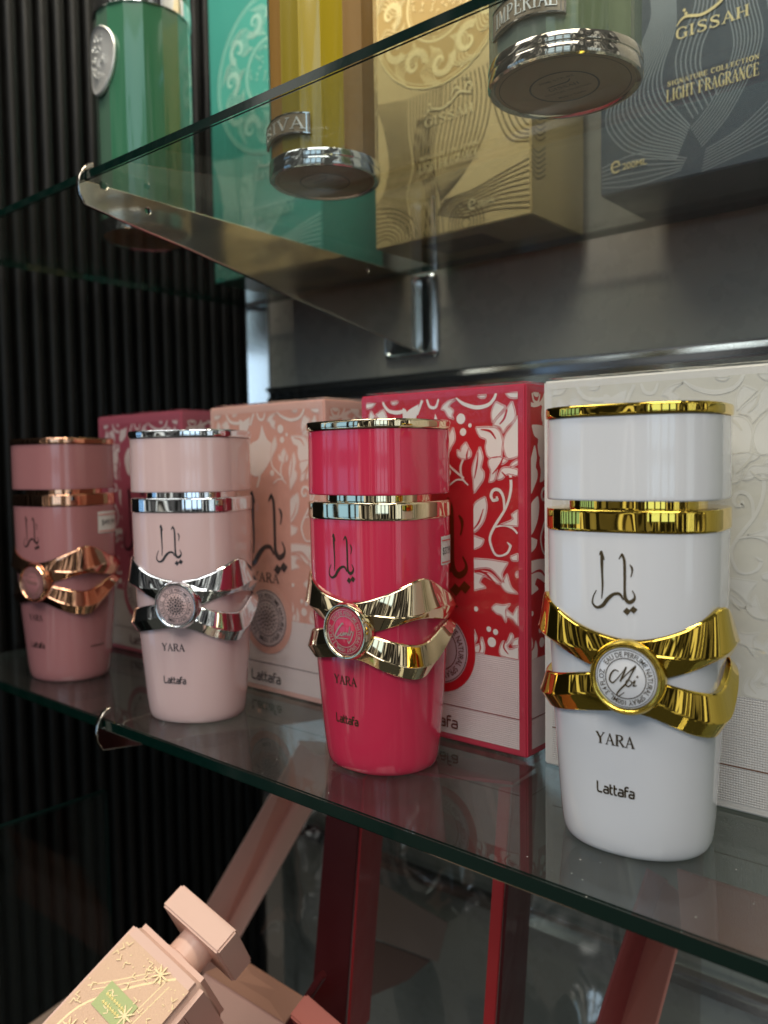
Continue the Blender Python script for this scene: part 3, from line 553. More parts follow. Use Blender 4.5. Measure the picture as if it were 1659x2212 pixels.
VEINS = [[(88, 158, .9), (86.5, 154, 1), (84, 151.5, .5)], [(74, 149.5, .5), (79, 148.5, 1.1), (82, 145, .6)], [(86, 137, .4), (84, 133, 1), (80, 129, .4)], [(85, 130, .5), (89, 127, 1), (93.5, 128, .6)],
         [(72.4, 139, .4), (71.6, 133, .9), (70.2, 127, .4)], [(75, 113, .4), (72.6, 107, .9), (69.6, 103.5, .5)], [(67, 141, .3), (66, 137.5, .9), (66.6, 134.5, .3)], [(70, 84, .8), (76, 83, 1.1), (82, 78, .6)], [(72, 52, .4), (72.8, 48, .8), (72, 45.5, .3)], [(87, 54, .4), (85.5, 50, .8), (88, 47, .4)]]
def floral_lines(A, dx=0, mirror=False):
    X = (lambda x: dx - x) if mirror else (lambda x: x + dx)
    for p in FLORAL['P']:
        q = catmull([(X(x), z, 1) for x, z in p], 5, True); q.append(q[0]); A.ribbon([(a[0], a[1], .28) for a in q], 1)
    for v in VEINS: A.ribbon([(X(x), z, w) for x, z, w in v], 6)
def floral_art(A, dx=0, mirror=False, zmax=170, zmin=0):
    X = (lambda x: dx - x) if mirror else (lambda x: x + dx)
    for p in FLORAL['P']:
        q = catmull([(X(x), z, 1) for x, z in p], 5, True); q.append(q[0]); A.ribbon([(a[0], a[1], .9) for a in q], 1)
    for p in FLORAL['P']:
        A.poly([(X(x), z) for x, z in p][::(-1 if mirror else 1)], 5)
    for p in FLORAL['R']: A.ribbon([(X(x), z, max(.5, w)) for x, z, w in p], 6)
    for x, z, w in FLORAL['D']: A.disc(X(x), z, w)
def floral_box(x0, y0, w, d, h, frame, inner, pat, panel, line, ink, disc_m, halo, script, label, rz=0):
    t = empty('gift_box', (x0, y0, 0), rz, label=label, cat='box', group='floral perfume boxes on the lower shelf')
    bm = bmesh.new(); box(bm, 0, w, 0, d, .0003, h, .0008); body = bm_obj('carton', bm, frame, t, 40)
    F = lambda x, z, o: Vector((x / 1000, -o, z / 1000)); W_ = w * 1000
    S = lambda y, z, o: Vector((w + o, y / 1000, z / 1000))
    q = lambda A, a, b, c, e: A.poly([(a, c), (b, c), (b, e), (a, e)])
    A = Art(F, lift=.00010); q(A, 4, W_ - 4, 45, 165.5)
    A.obj('inner_panel', inner, t)
    Am = Art(S, lift=.0001); q(Am, 4, d * 1000 - 4, 45, 165.5); Am.obj('side_panel', inner, t)
    for X0, X1, z0, z1, mir in ((W_ - 28, W_ - 4, 45, 165.5, False), (4, 28, 45, 165.5, True), (28, W_ - 28, 121.5, 165.5, False)):
        A = Art(F, lift=.00014, step=.0000015, clip=(X0, X1, z0, z1))
        floral_art(A, dx=W_ if mir else (W_ - 97.5), mirror=mir)
        if X0 == 28:
            A.poly([(34, 140), (38, 147), (45, 150), (48, 158), (52, 150), (58, 146), (55, 138), (50, 132), (44, 128), (37, 130)], 5)
            A.ribbon([(46, 130, 1.6), (43, 122, 1.6), (40, 116, 1)], 6); A.poly([(30, 152), (36, 156), (38, 163), (31, 160), (28, 155)], 5)
        A.obj('floral_print', pat, t)
        A = Art(F, lift=.00024, step=.000001, clip=(X0, X1, z0, z1)); floral_lines(A, dx=W_ if mir else (W_ - 97.5), mirror=mir); A.obj('floral_veins', inner, t)
    A = Art(S, lift=.00014, step=.000001, clip=(4, d * 1000 - 4, 45, 165.5)); floral_art(A, dx=-66); floral_art(A, dx=-38); A.obj('floral_print', pat, t)
    A = Art(F, lift=.00012); q(A, 4, W_ - 4, 3.6, 45); A.obj('embossed_panel', panel, t)
    A = Art(S, lift=.00012); q(A, 4, d * 1000 - 4, 3.6, 45); A.obj('embossed_panel', panel, t)
    A = Art(F, lift=.00020); q(A, 4, W_ - 4, 17.4, 17.9); A.obj('rule_line', line, t)
    A = Art(S, lift=.00020); q(A, 4, d * 1000 - 4, 17.4, 17.9); A.obj('rule_line', line, t)
    A = Art(F, lift=.00030, step=.00001); A.disc(48.8, 44.6, 21.2, 48); A.obj('medallion_border', halo, t)
    A = Art(F, lift=.00045, step=.00001); A.disc(48.8, 44.6, 17, 48); dm = A.obj('medallion_disc', disc_m, t)
    A = Art(F, lift=.00055, step=.000004); A.ring(48.8, 44.6, 10.3, 10.8); A.ring(48.8, 44.6, 16.2, 16.6)
    A.ringtext('EAU DE PERFUME NATURAL SPRAY 100ML, 3.4 FL.OZ.', 48.8, 44.6, 11.7, 14.9, R(150), R(345))
    if script:
        for rr, n, dd in ((0, 1, 1), (2.4, 7, .8), (4.4, 12, .8), (6.6, 16, .75), (8.6, 22, .5)):
            for i in range(n):
                a = 2 * math.pi * i / n + rr; A.disc(48.8 + rr * math.cos(a), 44.6 + rr * math.sin(a), dd, 8)
    A.obj('lettering', ink, dm)
    A = Art(F, lift=.0003, step=.000005); A.arabic(48.6, 96.5, 37, 45); A.obj('calligraphy', ink, t)
    A = Art(F, lift=.0003, step=.000005); A.serif('YARA', 36.8, 60, 66, 5.6); A.obj('name_lettering', ink, t)
    A = Art(F, lift=.0003, step=.000005); A.lattafa(34, 59.5, 6.4, 6.2); A.obj('maker_lettering', ink, t)
    # clear wrap: a loose overlapping fold along the top and a welt at the bottom corner
    bm = bmesh.new(); box(bm, -.0006, w + .0006, -.0006, d + .0006, -.0, h + .0012, .0022, 4)
    for v in bm.verts: v.co.z = max(v.co.z, .0001)
    bm_obj('clear_wrap', bm, wrap, t, 40)
wrap = glass_face_mat('wrapping_film', (.995, .995, .995, 1), ior=1.33, bump=(34, .0035))
card = lambda n, c, r=.42: mat(n, c, r, coat=.25, coat_rough=.1, var=.03)
floral_box(-.1817, .3225, .0985, .060, .169, card('ivory_card', lin(234, 229, 222)), card('cream_card', lin(229, 224, 211)), card('pearl_ink', lin(238, 234, 225)), emboss_mat('ivory_emboss', lin(230, 224, 218)), mat('bronze_line', lin(130, 88, 60), .4), mat('bronze_ink', lin(120, 96, 60), .3, .6), card('white_disc', lin(226, 222, 216)), card('cream_halo', lin(206, 198, 176)), False, 'ivory and cream floral box behind the white bottle at the right edge')
floral_box(-.2880, .3225, .0975, .060, .169, card('crimson_card', lin(208, 60, 82)), card('scarlet_card', lin(200, 38, 46)), card('chalk_ink', lin(250, 238, 230)), emboss_mat('rosy_emboss', lin(240, 220, 216)), mat('brown_line', lin(150, 80, 70), .4), mat('brass_ink', lin(130, 60, 26), .35, .6), card('lilac_disc', lin(214, 186, 190)), card('red_halo', lin(206, 30, 40)), False, 'bright red floral box behind the cherry red bottle')
floral_box(-.4165, .3262, .0985, .060, .170, card('peach_card', lin(232, 184, 172)), card('salmon_card', lin(226, 166, 150)), card('shell_ink', lin(240, 220, 212)), emboss_mat('shell_emboss', lin(236, 218, 214)), mat('grey_line', lin(130, 110, 108), .4), mat('steel_ink', lin(110, 104, 104), .35, .7), card('grey_disc', lin(206, 186, 184)), card('peach_halo', lin(230, 172, 156)), True, 'salmon pink floral box between the pale pink and cherry red bottles', rz=0)
floral_box(-.5639, .3380, .1020, .060, .1715, card('rose_card', lin(190, 98, 116)), card('plum_card', lin(176, 82, 100)), card('rose_ink', lin(232, 208, 208)), emboss_mat('rose_emboss', lin(214, 196, 194)), mat('rose_line', lin(130, 100, 100), .4), mat('rose_foil', lin(120, 70, 80), .35, .6), card('rose_disc', lin(206, 184, 182)), card('rose_halo', lin(184, 92, 108)), False, 'dark mauve floral box standing behind the mauve and pale pink bottles')
# ---------------------------------------------------------------- upper shelf: tall boxes
def tall_box(x0, y0, w, d, h, rz, base, side, linem, foil, label, kind):
    t = empty('tall_box', (x0, y0, .2864), rz, label=label, cat='box', group='tall line-embossed boxes on the upper shelf')
    bm = bmesh.new(); box(bm, 0, w, 0, d, 0, h, .0008); bm_obj('carton', bm, base, t, 40)
    F = lambda x, z, o: Vector((x / 1000, -o, z / 1000)); W_ = w * 1000; H_ = h * 1000
    A = Art(F, lift=.0001, step=.000002, clip=(1, W_ - 1, 1, H_ - 1))
    def fam(a, b, n, wd=.9):
        a = catmull([(x, y, 0) for x, y in a], 8); b = catmull([(x, y, 0) for x, y in b], 8); m_ = 40
        ra = [a[int(i * (len(a) - 1) / m_)] for i in range(m_ + 1)]; rb = [b[int(i * (len(b) - 1) / m_)] for i in range(m_ + 1)]
        for k in range(n):
            f = k / (n - 1); A.ribbon([tuple((p * (1 - f) + q * f)[:2]) + (wd,) for p, q in zip(ra, rb)], 1)
    if kind == 'blue':
        fam([(28, 130), (30, 99), (30, 90), (25.7, 79.9), (19, 70), (6, 52), (3.6, 39.2), (11, 26.8), (20.8, 19.5), (44.7, 11.3)], [(43, 130), (43.5, 94), (43, 79.4), (37, 63.9), (35.9, 53.7), (39.6, 43.2), (51.8, 26.4)], 14, .75)
        fam([(54.2, 130), (54.2, 90), (46.7, 73), (43.7, 61.8), (46.9, 44), (53.5, 30)], [(70, 130), (64, 81), (57.9, 66.5), (57.4, 54), (64, 44), (66, 38)], 6, .7)
        fam([(52, 25), (63, 36.4), (74, 60), (70, 90), (80, 130)], [(58, 14), (74, 30), (88, 60), (84, 90), (92, 130)], 9, .6)
        fam([(1, 5), (22, 2), (47, 4.5)], [(1, 16), (24, 19), (50, 10)], 6, .7)
        fam([(60, 12), (80, 20), (110, 44)], [(58, 1), (80, 6), (112, 12)], 8, .6)
        fam([(95, 130), (90, 80), (100, 50)], [(118, 130), (108, 80), (120, 56)], 8, .6)
        fam([(20, 130), (16, 110), (1, 96)], [(6, 130), (4, 120), (1, 118)], 5, .7)
    else:
        sgn = 1
        fam([(2, 100), (10, 80), (14, 55), (8, 36), (1, 30)], [(30, 96), (30, 74), (33, 50), (28, 30), (34, 1)], 13, .85)
        fam([(33, 96), (33, 74), (36, 50), (31, 30), (38, 1)], [(58, 96), (56, 80), (50, 56), (52, 36), (54, 1)], 10, .85)
        fam([(60, 96), (58, 80), (52, 56), (54, 36), (58, 22)], [(95, 100), (98, 80), (92, 56), (76, 36), (64, 26)], 12, .85)
        fam([(1, 28), (20, 24), (34, 14), (36, 1)], [(1, 4), (8, 6), (14, 4), (16, 1)], 8, .85)
        fam([(60, 22), (84, 24), (108, 30), (W_, 34)], [(54, 14), (76, 8), (100, 8), (W_, 4)], 9, .85)
        fam([(104, 130), (108, 100), (100, 76), (110, 50), (W_, 44)], [(W_ + 6, 130), (W_ + 8, 100), (W_ + 2, 76), (W_ + 6, 60), (W_ + 16, 56)], 8, .85)
        fam([(40, 80), (36, 56), (46, 30), (44, 1)], [(50, 80), (48, 56), (56, 30), (60, 1)], 5, .85)
        for r in range(5): A.ring(78, 4, 3 + r * 2.6, 3.8 + r * 2.6, 36)
    A.obj('line_pattern', linem, t)
    if kind != 'blue':
        # big round crest built from spirals and rings, filled with generic scrollwork
        cx, cz, Rr = (57, 152, 55) if kind == 'gold' else (72, 152, 61)
        A = Art(F, lift=.00035, step=.000002); A.disc(cx, cz, Rr, 96); A.obj('crest_disc', side, t)
        A = Art(F, lift=.0005, step=.000002, clip=(1, W_ - 1, 1, H_ - 1))
        A.ring(cx, cz, Rr - .9, Rr, 96); A.ring(cx, cz, Rr - 3, Rr - 2.4, 96)
        ri = 26
        A.ring(cx, cz, ri - 1.4, ri, 72); A.ring(cx, cz, ri - 3.2, ri - 2.8, 72)
        rnd = random.Random(5)
        for k in range(11):
            a = k * 2 * math.pi / 11 + .2; px, pz = cx + (ri + Rr) / 2 * math.cos(a), cz + (ri + Rr) / 2 * math.sin(a)
            hand = 1 if k % 2 else -1
            for off in range(6):
                pts = []
                for i in range(16):
                    th = i / 15 * 2.2 * math.pi; r = (12 - off * .95) * (1 - i / 15 * .86)
                    pts.append((px + r * math.cos(a + math.pi * .6 + hand * th), pz + r * math.sin(a + math.pi * .6 + hand * th), .68 * (1 - i / 24)))
                A.ribbon(pts, 2)
            for off in range(5):
                b = a + math.pi / 11; r0 = ri + 2 + off * .8
                A.ribbon([(cx + (r0 + j * 3.5) * math.cos(b + .06 * off + .09 * math.sin(j)), cz + (r0 + j * 3.5) * math.sin(b + .06 * off + .09 * math.sin(j)), .7) for j in range(8)], 2)
        for k in range(60):
            a = rnd.uniform(0, 6.28); r = ri * .86 * math.sqrt(rnd.random()); b = rnd.uniform(0, 6.28)
            A.ribbon([(cx + r * math.cos(a), cz + r * math.sin(a), .3), (cx + r * math.cos(a) + 1.6 * math.cos(b), cz + r * math.sin(a) + 1.6 * math.sin(b), .9), (cx + r * math.cos(a) + 3 * math.cos(b + .9), cz + r * math.sin(a) + 3 * math.sin(b + .9), .3)], 3)
        A.obj('crest_relief', linem if kind == 'teal' else mat('cream_relief', lin(244, 226, 168), .35), t)
    gx0, gx1, gz = {'blue': (43.7, 81.8, 73.6), 'gold': (45.3, 84.7, 73), 'teal': (54, 94, 73)}[kind]
    A = Art(F, lift=.0006, step=.000003); A.serif('GISSAH', gx0, gx1, gz, 5.6, 1.15); A.obj('name_lettering', foil, t)
    A = Art(F, lift=.0006, step=.000003)
    for st in ([(gx0 + .5, gz + 7, .5), (gx0 + 5, gz + 10.5, 1.3), (gx0 + 14, gz + 8.6, 1.5), (gx0 + 22, gz + 11, 1.5), (gx0 + 28, gz + 15, 1.3), (gx0 + 33, gz + 14, 1.5), (gx0 + 38, gz + 12, .8)],
               [(gx0 + 22, gz + 13, .8), (gx0 + 23, gz + 17, 1.3), (gx0 + 27, gz + 19, 1.3), (gx0 + 29, gz + 16, .9), (gx0 + 24, gz + 13, .6)],
               [(gx0 + 33, gz + 13, .8), (gx0 + 34, gz + 18, 1.3), (gx0 + 37, gz + 19, 1.3), (gx0 + 38.5, gz + 16, .9), (gx0 + 36, gz + 13, .6)]): A.ribbon(st, 6)
    for dx, dz in ((4.6, 14), (5.6, 12), (25, 22), (33, 23), (35.6, 22.4)):
        A.poly([(gx0 + dx - 1, gz + dz), (gx0 + dx, gz + dz + 1), (gx0 + dx + 1, gz + dz), (gx0 + dx, gz + dz - 1)])
    A.obj('calligraphy', foil, t)
    dx = {'blue': 0, 'gold': 1.5, 'teal': 11.5}[kind]; dz = {'blue': 0, 'gold': 1, 'teal': -1}[kind]
    dull = foil if kind != 'teal' else linem
    A = Art(F, lift=.0006, step=.000003); A.serif('SIGNATURE COLLECTION', 39.3 + dx, 87 + dx, 50.4 + dz, 2.4, 1.3); A.serif('LIGHT FRAGRANCE', 39 + dx, 87 + dx, 42.2 + dz, 6.4, 1.3)
    A.obj('line_lettering', dull, t)
    ex = {'blue': 6.7, 'gold': 80, 'teal': 6}[kind]
    A = Art(F, lift=.0006, step=.000003); A.ribbon([(ex + .8, 14.6, .7), (ex + 5.2, 14.9, .7), (ex + 4.6, 17, 1), (ex + 2.8, 17.6, 1), (ex + .9, 16.4, 1.1), (ex + .6, 13.8, 1.1), (ex + 1.8, 12, 1), (ex + 3.6, 11.7, 1), (ex + 5.2, 12.6, .6)], 4)
    A.text('200ML', ex + 7, ex + 21.2, 12, 15.6); A.obj('volume_lettering', foil, t)
    S = lambda y, z, o: Vector((w + o, y / 1000, z / 1000))
    if kind == 'gold':
        A = Art(S, lift=.0001, step=.000002, clip=(0.5, 18, 20, 150))
        for k in range(9): A.ribbon([(0, 78 - k * 3.2, .8), (6, 73 - k * 3.2, .8), (12, 73 - k * 3.2, .8), (18, 77 - k * 3.2, .8)], 5)
        for k in range(6): A.ribbon([(0, 42 - k * 3.2, .8), (8, 39 - k * 3.2, .8), (18, 45 - k * 3.4, .8)], 5)
        for k in range(14): A.ribbon([(0, 126 - k * 3.2, .8), (7, 129 - k * 3.2, .8), (18, 124 - k * 3.2, .8)], 5)
        A.obj('line_pattern', linem, t)
        bm = bmesh.new(); box(bm, .03, .08, .015, .045, -.0002, .0001); bm_obj('base_label', bm, mat('label_brown', lin(96, 78, 52), .5), t)
tall_box(-.5655, .452, .1265, .070, .235, 0, card('teal_card', lin(70, 156, 144)), card('teal_side', lin(82, 170, 156)), mat('mint_line', lin(176, 222, 208), .35, .1), mat('mint_foil', lin(200, 225, 212), .3, .3), 'teal green tall box with a round crest on the upper shelf', 'teal')
tall_box(-.3930, .459, .1262, .070, .235, 0, card('champagne_card', lin(200, 179, 128)), card('champagne_crest', lin(190, 160, 98)), mat('khaki_line', lin(92, 76, 42), .4, .1), mat('gold_foil', (.90, .76, .42, 1), .3, .35), 'pale champagne gold tall box between teal box and blue box', 'gold')
tall_box(-.2205, .458, .1262, .070, .235, 0, card('slate_card', lin(60, 72, 86)), None, mat('silver_line', lin(150, 160, 168), .3, .3), mat('gold_foil', (.92, .78, .42, 1), .3, .35), 'slate blue tall box with gold lettering at the top right', 'blue')
# ---------------------------------------------------------------- upper shelf: cylindrical bottles
cast_silver = mat('cast_silver', (.86, .87, .86, 1), .38, .75)
def tall_bottle(loc, r, mats, pick, bandm, label, emblem, rz=0):
    t = empty('tall_perfume_bottle', loc, rz, label=label, cat='perfume bottle', group='tall cylindrical bottles on the upper shelf')
    n = 16; per = 8; N_ = n * per
    def ring(z, k=1, facet=1):
        out = []
        for i in range(N_):
            a = 2 * math.pi * i / N_; loc_a = (a + math.pi / n) % (2 * math.pi / n) - math.pi / n
            rr = r * k * (facet * math.cos(math.pi / n) / math.cos(loc_a) * 1.008 + (1 - facet)); out.append((rr * math.cos(a), rr * math.sin(a), z))
        return out
    rings = [ring(.0090, .95, 0), ring(.0090, .965, .3), ring(.0105, .97, 1), ring(.1395, .97, 1), ring(.1400, .94, 0)]
    off = N_ // 2 // n
    mi = [pick((i + off) // per % n) for j in range(4) for i in range(N_)] + [0, 0]
    loft('body', rings, mats, t, 8, mi=mi)
    prof = [(0.0010, .90), (.0003, .93), (.0, .965), (.0006, .99), (.0012, .998), (.0018, 1.0), (.0037, 1.0), (.0042, .997), (.0046, .985), (.0050, .985), (.0054, .997), (.0060, 1.0), (.0080, .998), (.0086, .993), (.0090, .97)]
    bs = loft('base_ring', [ring(z, k, 0) for z, k in prof], bandm, t, 28, caps=(False, True))
    A = Art(lambda x, y, o: Vector((x / 1000, y / 1000, .0011 - o)), lift=.0, step=-.000002); A.disc(0, 0, r * 910, 64)
    dk = A.obj('base_plate', mat('base_plastic', lin(200, 172, 136), .32, coat=.2), bs)
    A = Art(lambda x, y, o: Vector((x / 1000, -y / 1000, .0010 - o)), lift=.0001, step=.000002)
    A.ring(0, 0, r * 430, r * 455, 56); A.ring(0, 0, r * 840, r * 850, 56)
    A.obj('base_groove', mat('groove', lin(96, 86, 72), .4), bs)
    A = Art(lambda x, y, o: Vector((x / 1000, -y / 1000, .0010 - o)), lift=.0001, step=.000002)
    k = r * 1000 / 31
    A.text('200ML 6.7 FL.OZ', -7.5 * k, 7.5 * k, 7.2 * k, 9 * k); A.serif('GISSAH', -6.5 * k, 6.5 * k, -.6 * k, 2.4 * k, 1.3); A.text('SIGNATURE COLLECTION', -10 * k, 10 * k, -4.2 * k, -2.6 * k); A.text('Made in Kuwait', -6 * k, 6 * k, -9.2 * k, -7.2 * k)
    A.ribbon([(-6 * k, 3.2 * k, .5), (-2 * k, 3.6 * k, .9), (3 * k, 4 * k, .9), (5 * k, 6 * k, .5)])
    A.obj('base_lettering', mat('base_print', lin(104, 94, 80), .4), bs)
    tr = loft('top_ring', [ring(z, k, 0) for z, k in ((.1398, .97), (.1402, 1.0), (.1500, 1.0), (.1505, .96))], bandm, t, 28)
    loft('cap', [ring(z, k, 0) for z, k in ((.1504, .98), (.1506, .99), (.190, .99), (.192, .97))], mats[0], t, 28)
    C = lambda x, z, o: Vector(((r * .985 + o) * math.sin(x / (r * 1000)), -(r * .985 + o) * math.cos(x / (r * 1000)), z / 1000))
    if emblem[0] == 'oval':
        a0, zc = emblem[1], emblem[2]
        rings = []; 
        for k, o in ((1.04, .0), (1.04, .0016), (1.0, .0022), (.94, .0018), (.9, .0015), (.5, .0017), (.05, .0018)):
            rings.append([C(a0 + 15 * k * math.cos(2 * math.pi * i / 48), zc + (15 * k) * math.sin(2 * math.pi * i / 48) * (1 if math.sin(2 * math.pi * i / 48) > 0 else 1.75), o) for i in range(48)])
        em = loft('crest', rings, cast_silver, t, 40)
        A = Art(C, lift=.0020, step=.00001); rnd = random.Random(8)
        for k in range(7):
            a = k * .9; px = a0 + 5.4 * math.cos(a) * (k > 0); pz = zc + 8 * math.sin(a) * (k > 0)
            A.ribbon([(px + (3 - j * .35) * math.cos(a + j * .9), pz + (3 - j * .35) * math.sin(a + j * .9), .8) for j in range(8)], 3)
        for k in range(28):
            x = a0 + rnd.uniform(-7, 7); z = zc - rnd.uniform(6, 19) * (1 - abs(x - a0) / 14); A.disc(x, z, .55, 6)
        A.obj('crest_relief', cast_silver, em, solid=.0008)
    else:
        _, a0, a1, z0, z1, txt, rise = emblem
        Z = lambda x, z: z + rise * ((x - a0) / (a1 - a0)) ** 2 * 0 - abs(rise) * (((x - (a0 + a1) / 2) / ((a1 - a0) / 2)) ** 2)
        Cb = lambda x, z, o: C(x, Z(x, z), o)
        nx = 20; xs = [a0 + (a1 - a0) * i / nx for i in range(nx + 1)]
        V = []; F = []
        for i, x in enumerate(xs): V += [Cb(x, z0, .0002), Cb(x, z0, .0014), Cb(x, z1, .0014), Cb(x, z1, .0002)]
        for i in range(nx): F += [(i * 4 + j, i * 4 + 4 + j, i * 4 + 5 + j, i * 4 + 1 + j) for j in range(3)]
        F += [(0, 1, 2, 3), (nx * 4 + 3, nx * 4 + 2, nx * 4 + 1, nx * 4)]
        pl = mesh('name_plate', V, F, mat('plate_enamel', lin(168, 150, 128), .25, .5), t, 30)
        A = Art(Cb, lift=.0016, step=.00001); h = z1 - z0
        A.serif(txt, a0 + 3, a1 - 3, z0 + h * .22, h * .54, 1.1); A.obj('lettering', cast_silver, pl, solid=.0006)
        A = Art(Cb, lift=.0016, step=.00001)
        for z in (z0 + .4, z1 - .4): A.ribbon([(x, z, .6) for x in xs], 1)
        for x in (a0 + .4, a1 - .4, a0 + 1.8, a1 - 1.8): A.ribbon([(x, z0 + .3, .5), (x, z1 - .3, .5)])
        A.obj('plate_border', bandm, pl, solid=.0010)
    return t
def glossglass(n, c, r=.18): return mat(n, c, r, coat=1, coat_rough=.04)
bronze_chrome = mat('warm_chrome', (.80, .70, .62, 1), .07, 1)
G1, G2, G3 = glossglass('jade_glass', lin(56, 112, 84)), glossglass('jade_glass_shaded', lin(36, 94, 62)), glossglass('jade_glass_lit', lin(80, 112, 94))  # one green glass; shade painted into the side facets, paler front facets
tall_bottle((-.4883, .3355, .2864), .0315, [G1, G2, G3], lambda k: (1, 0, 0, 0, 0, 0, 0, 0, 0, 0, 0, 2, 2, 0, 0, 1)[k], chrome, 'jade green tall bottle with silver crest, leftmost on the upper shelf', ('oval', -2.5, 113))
Y1, Y2, Y3 = glossglass('amber_reflection', lin(154, 116, 60)), glossglass('olive_reflection', lin(138, 122, 40)), glossglass('lemon_lacquer', lin(164, 142, 24))  # amber and olive facets paint reflections, such as the gold box, onto yellow
tall_bottle((-.3212, .3336, .2864), .0300, [Y1, Y2, Y3], lambda k: (0, 0, 1, 1, 1, 0, 0, 0, 0, 0, 0, 0, 1, 2, 2, 0)[k], chrome, 'yellow tall bottle with painted facet reflections and silver name plate, middle of the upper shelf', ('plate', -24, 12, 17, 27.5, 'SIVA', 2), R(8))
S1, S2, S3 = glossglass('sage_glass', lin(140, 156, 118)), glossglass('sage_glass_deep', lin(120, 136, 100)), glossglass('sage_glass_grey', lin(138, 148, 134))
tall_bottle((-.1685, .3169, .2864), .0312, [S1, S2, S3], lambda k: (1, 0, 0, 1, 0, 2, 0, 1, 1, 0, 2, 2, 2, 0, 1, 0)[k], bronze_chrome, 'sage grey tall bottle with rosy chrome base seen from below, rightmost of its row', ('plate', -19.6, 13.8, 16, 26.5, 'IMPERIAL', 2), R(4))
# ---------------------------------------------------------------- below the lower shelf
def quad(bm, a, b, c, d, t=.0015, bev=.0003): prism(bm, [a, b, c, d], t, bev)
pinkc = card('dusty_pink_card', lin(234, 184, 168), .6)
t = empty('open_gift_box', (-.50, .44, -.24), label='dusty pink open box leaning behind the pink slanted bottle', cat='box', group='open boxes under the lower shelf')
def rel(o, pts): return [tuple(Vector(p) - o.location) for p in pts]
bm = bmesh.new(); quad(bm, *rel(t, [(-.6000, .42, -.2924), (-.6090, .452, -.3290), (-.4470, .452, -.0844), (-.4395, .42, -.0687)])); bm_obj('side_wall', bm, pinkc, t)
bm = bmesh.new(); quad(bm, *rel(t, [(-.6065, .450, -.3290), (-.5530, .42, -.3040), (-.3999, .42, -.0764), (-.4454, .450, -.0824)])); bm_obj('floor_wall', bm, pinkc, t)
bm = bmesh.new(); quad(bm, *rel(t, [(-.4410, .418, -.0687), (-.4470, .452, -.0800), (-.4010, .42, -.0720), (-.4030, .400, -.0660)])); bm_obj('end_wall', bm, pinkc, t)
def at(u, v, y):
    d = RIGHT * ((u - 829.5) / 1800) + DOWN * ((v - 1106) / 1800) + FWD; return CAM + d * ((y - CAM.y) / d.y)
t = empty('open_gift_box', (-.38, .30, -.20), label='dusty pink open tray lying under the slanted peach bottle', cat='box', group='open boxes under the lower shelf')
bm = bmesh.new(); quad(bm, *rel(t, [(-.4047, .33, -.1791), (-.3268, .31, -.1622), (-.3426, .31, -.1841), (-.4436, .33, -.2037)])); bm_obj('end_wall', bm, mat('tray_tan', lin(206, 150, 124), .6), t)
bm = bmesh.new(); quad(bm, *rel(t, [(-.4436, .332, -.2044), (-.3426, .312, -.1849), (-.3537, .30, -.2054), (-.4671, .32, -.2310)])); bm_obj('tray_floor', bm, pinkc, t)
bm = bmesh.new(); quad(bm, *rel(t, [(-.6100, .27, -.2946), (-.5474, .29, -.2424), (-.4662, .27, -.2409), (-.6100, .26, -.3029)])); bm_obj('side_wall', bm, pinkc, t)
redc = card('crimson_lit', lin(172, 44, 48), .4); redd = card('crimson_shaded', lin(74, 8, 12), .5)  # lit and shaded copies of one red card, set face by face
t = empty('open_gift_box', (-.31, .35, -.20), label='deep red upright open box frame under the lower shelf', cat='box', group='open boxes under the lower shelf')
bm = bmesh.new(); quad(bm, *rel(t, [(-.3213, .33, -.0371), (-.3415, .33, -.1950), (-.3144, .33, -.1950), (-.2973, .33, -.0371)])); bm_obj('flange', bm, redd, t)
bm = bmesh.new(); quad(bm, *rel(t, [(-.2983, .3305, -.0371), (-.3144, .3305, -.1950), (-.3330, .37, -.2100), (-.3142, .37, -.0371)])); bm_obj('side_wall', bm, redc, t)
bm = bmesh.new(); quad(bm, *rel(t, [(-.2098, .33, -.0195), (-.2220, .33, -.1700), (-.2157, .33, -.1700), (-.2034, .33, -.0181)])); bm_obj('flange', bm, redc, t)
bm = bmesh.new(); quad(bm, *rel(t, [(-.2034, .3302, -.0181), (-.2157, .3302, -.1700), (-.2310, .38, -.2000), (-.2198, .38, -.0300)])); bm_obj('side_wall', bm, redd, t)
bm = bmesh.new(); quad(bm, *rel(t, [(-.3213, .3310, -.0355), (-.2034, .3310, -.0175), (-.2198, .38, -.0280), (-.3142, .37, -.0355)])); bm_obj('top_wall', bm, redc, t)
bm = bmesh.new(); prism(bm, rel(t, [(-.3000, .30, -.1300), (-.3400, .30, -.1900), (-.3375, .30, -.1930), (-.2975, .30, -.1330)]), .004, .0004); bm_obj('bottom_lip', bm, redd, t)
peach = card('peach_tray', lin(214, 142, 126), .55); peachd = card('peach_shaded', lin(170, 84, 80), .55)  # darker copy of the peach card paints shade on the side wall
t = empty('open_gift_box', (-.16, .41, -.19), label='peach pink open box with a side wall coloured as shaded at the lower right', cat='box', group='open boxes under the lower shelf')
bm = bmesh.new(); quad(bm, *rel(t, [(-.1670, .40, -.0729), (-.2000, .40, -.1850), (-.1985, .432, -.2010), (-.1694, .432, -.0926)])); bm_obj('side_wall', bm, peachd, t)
bm = bmesh.new(); quad(bm, *rel(t, [(-.1694, .430, -.0926), (-.1985, .430, -.2010), (-.1646, .40, -.1720), (-.1438, .40, -.0816)])); bm_obj('floor_wall', bm, peach, t)
bm = bmesh.new(); quad(bm, *rel(t, [(-.1510, .40, -.0681), (-.1480, .40, -.1040), (-.0900, .40, -.0960), (-.0900, .40, -.0688)])); bm_obj('end_wall', bm, peach, t)
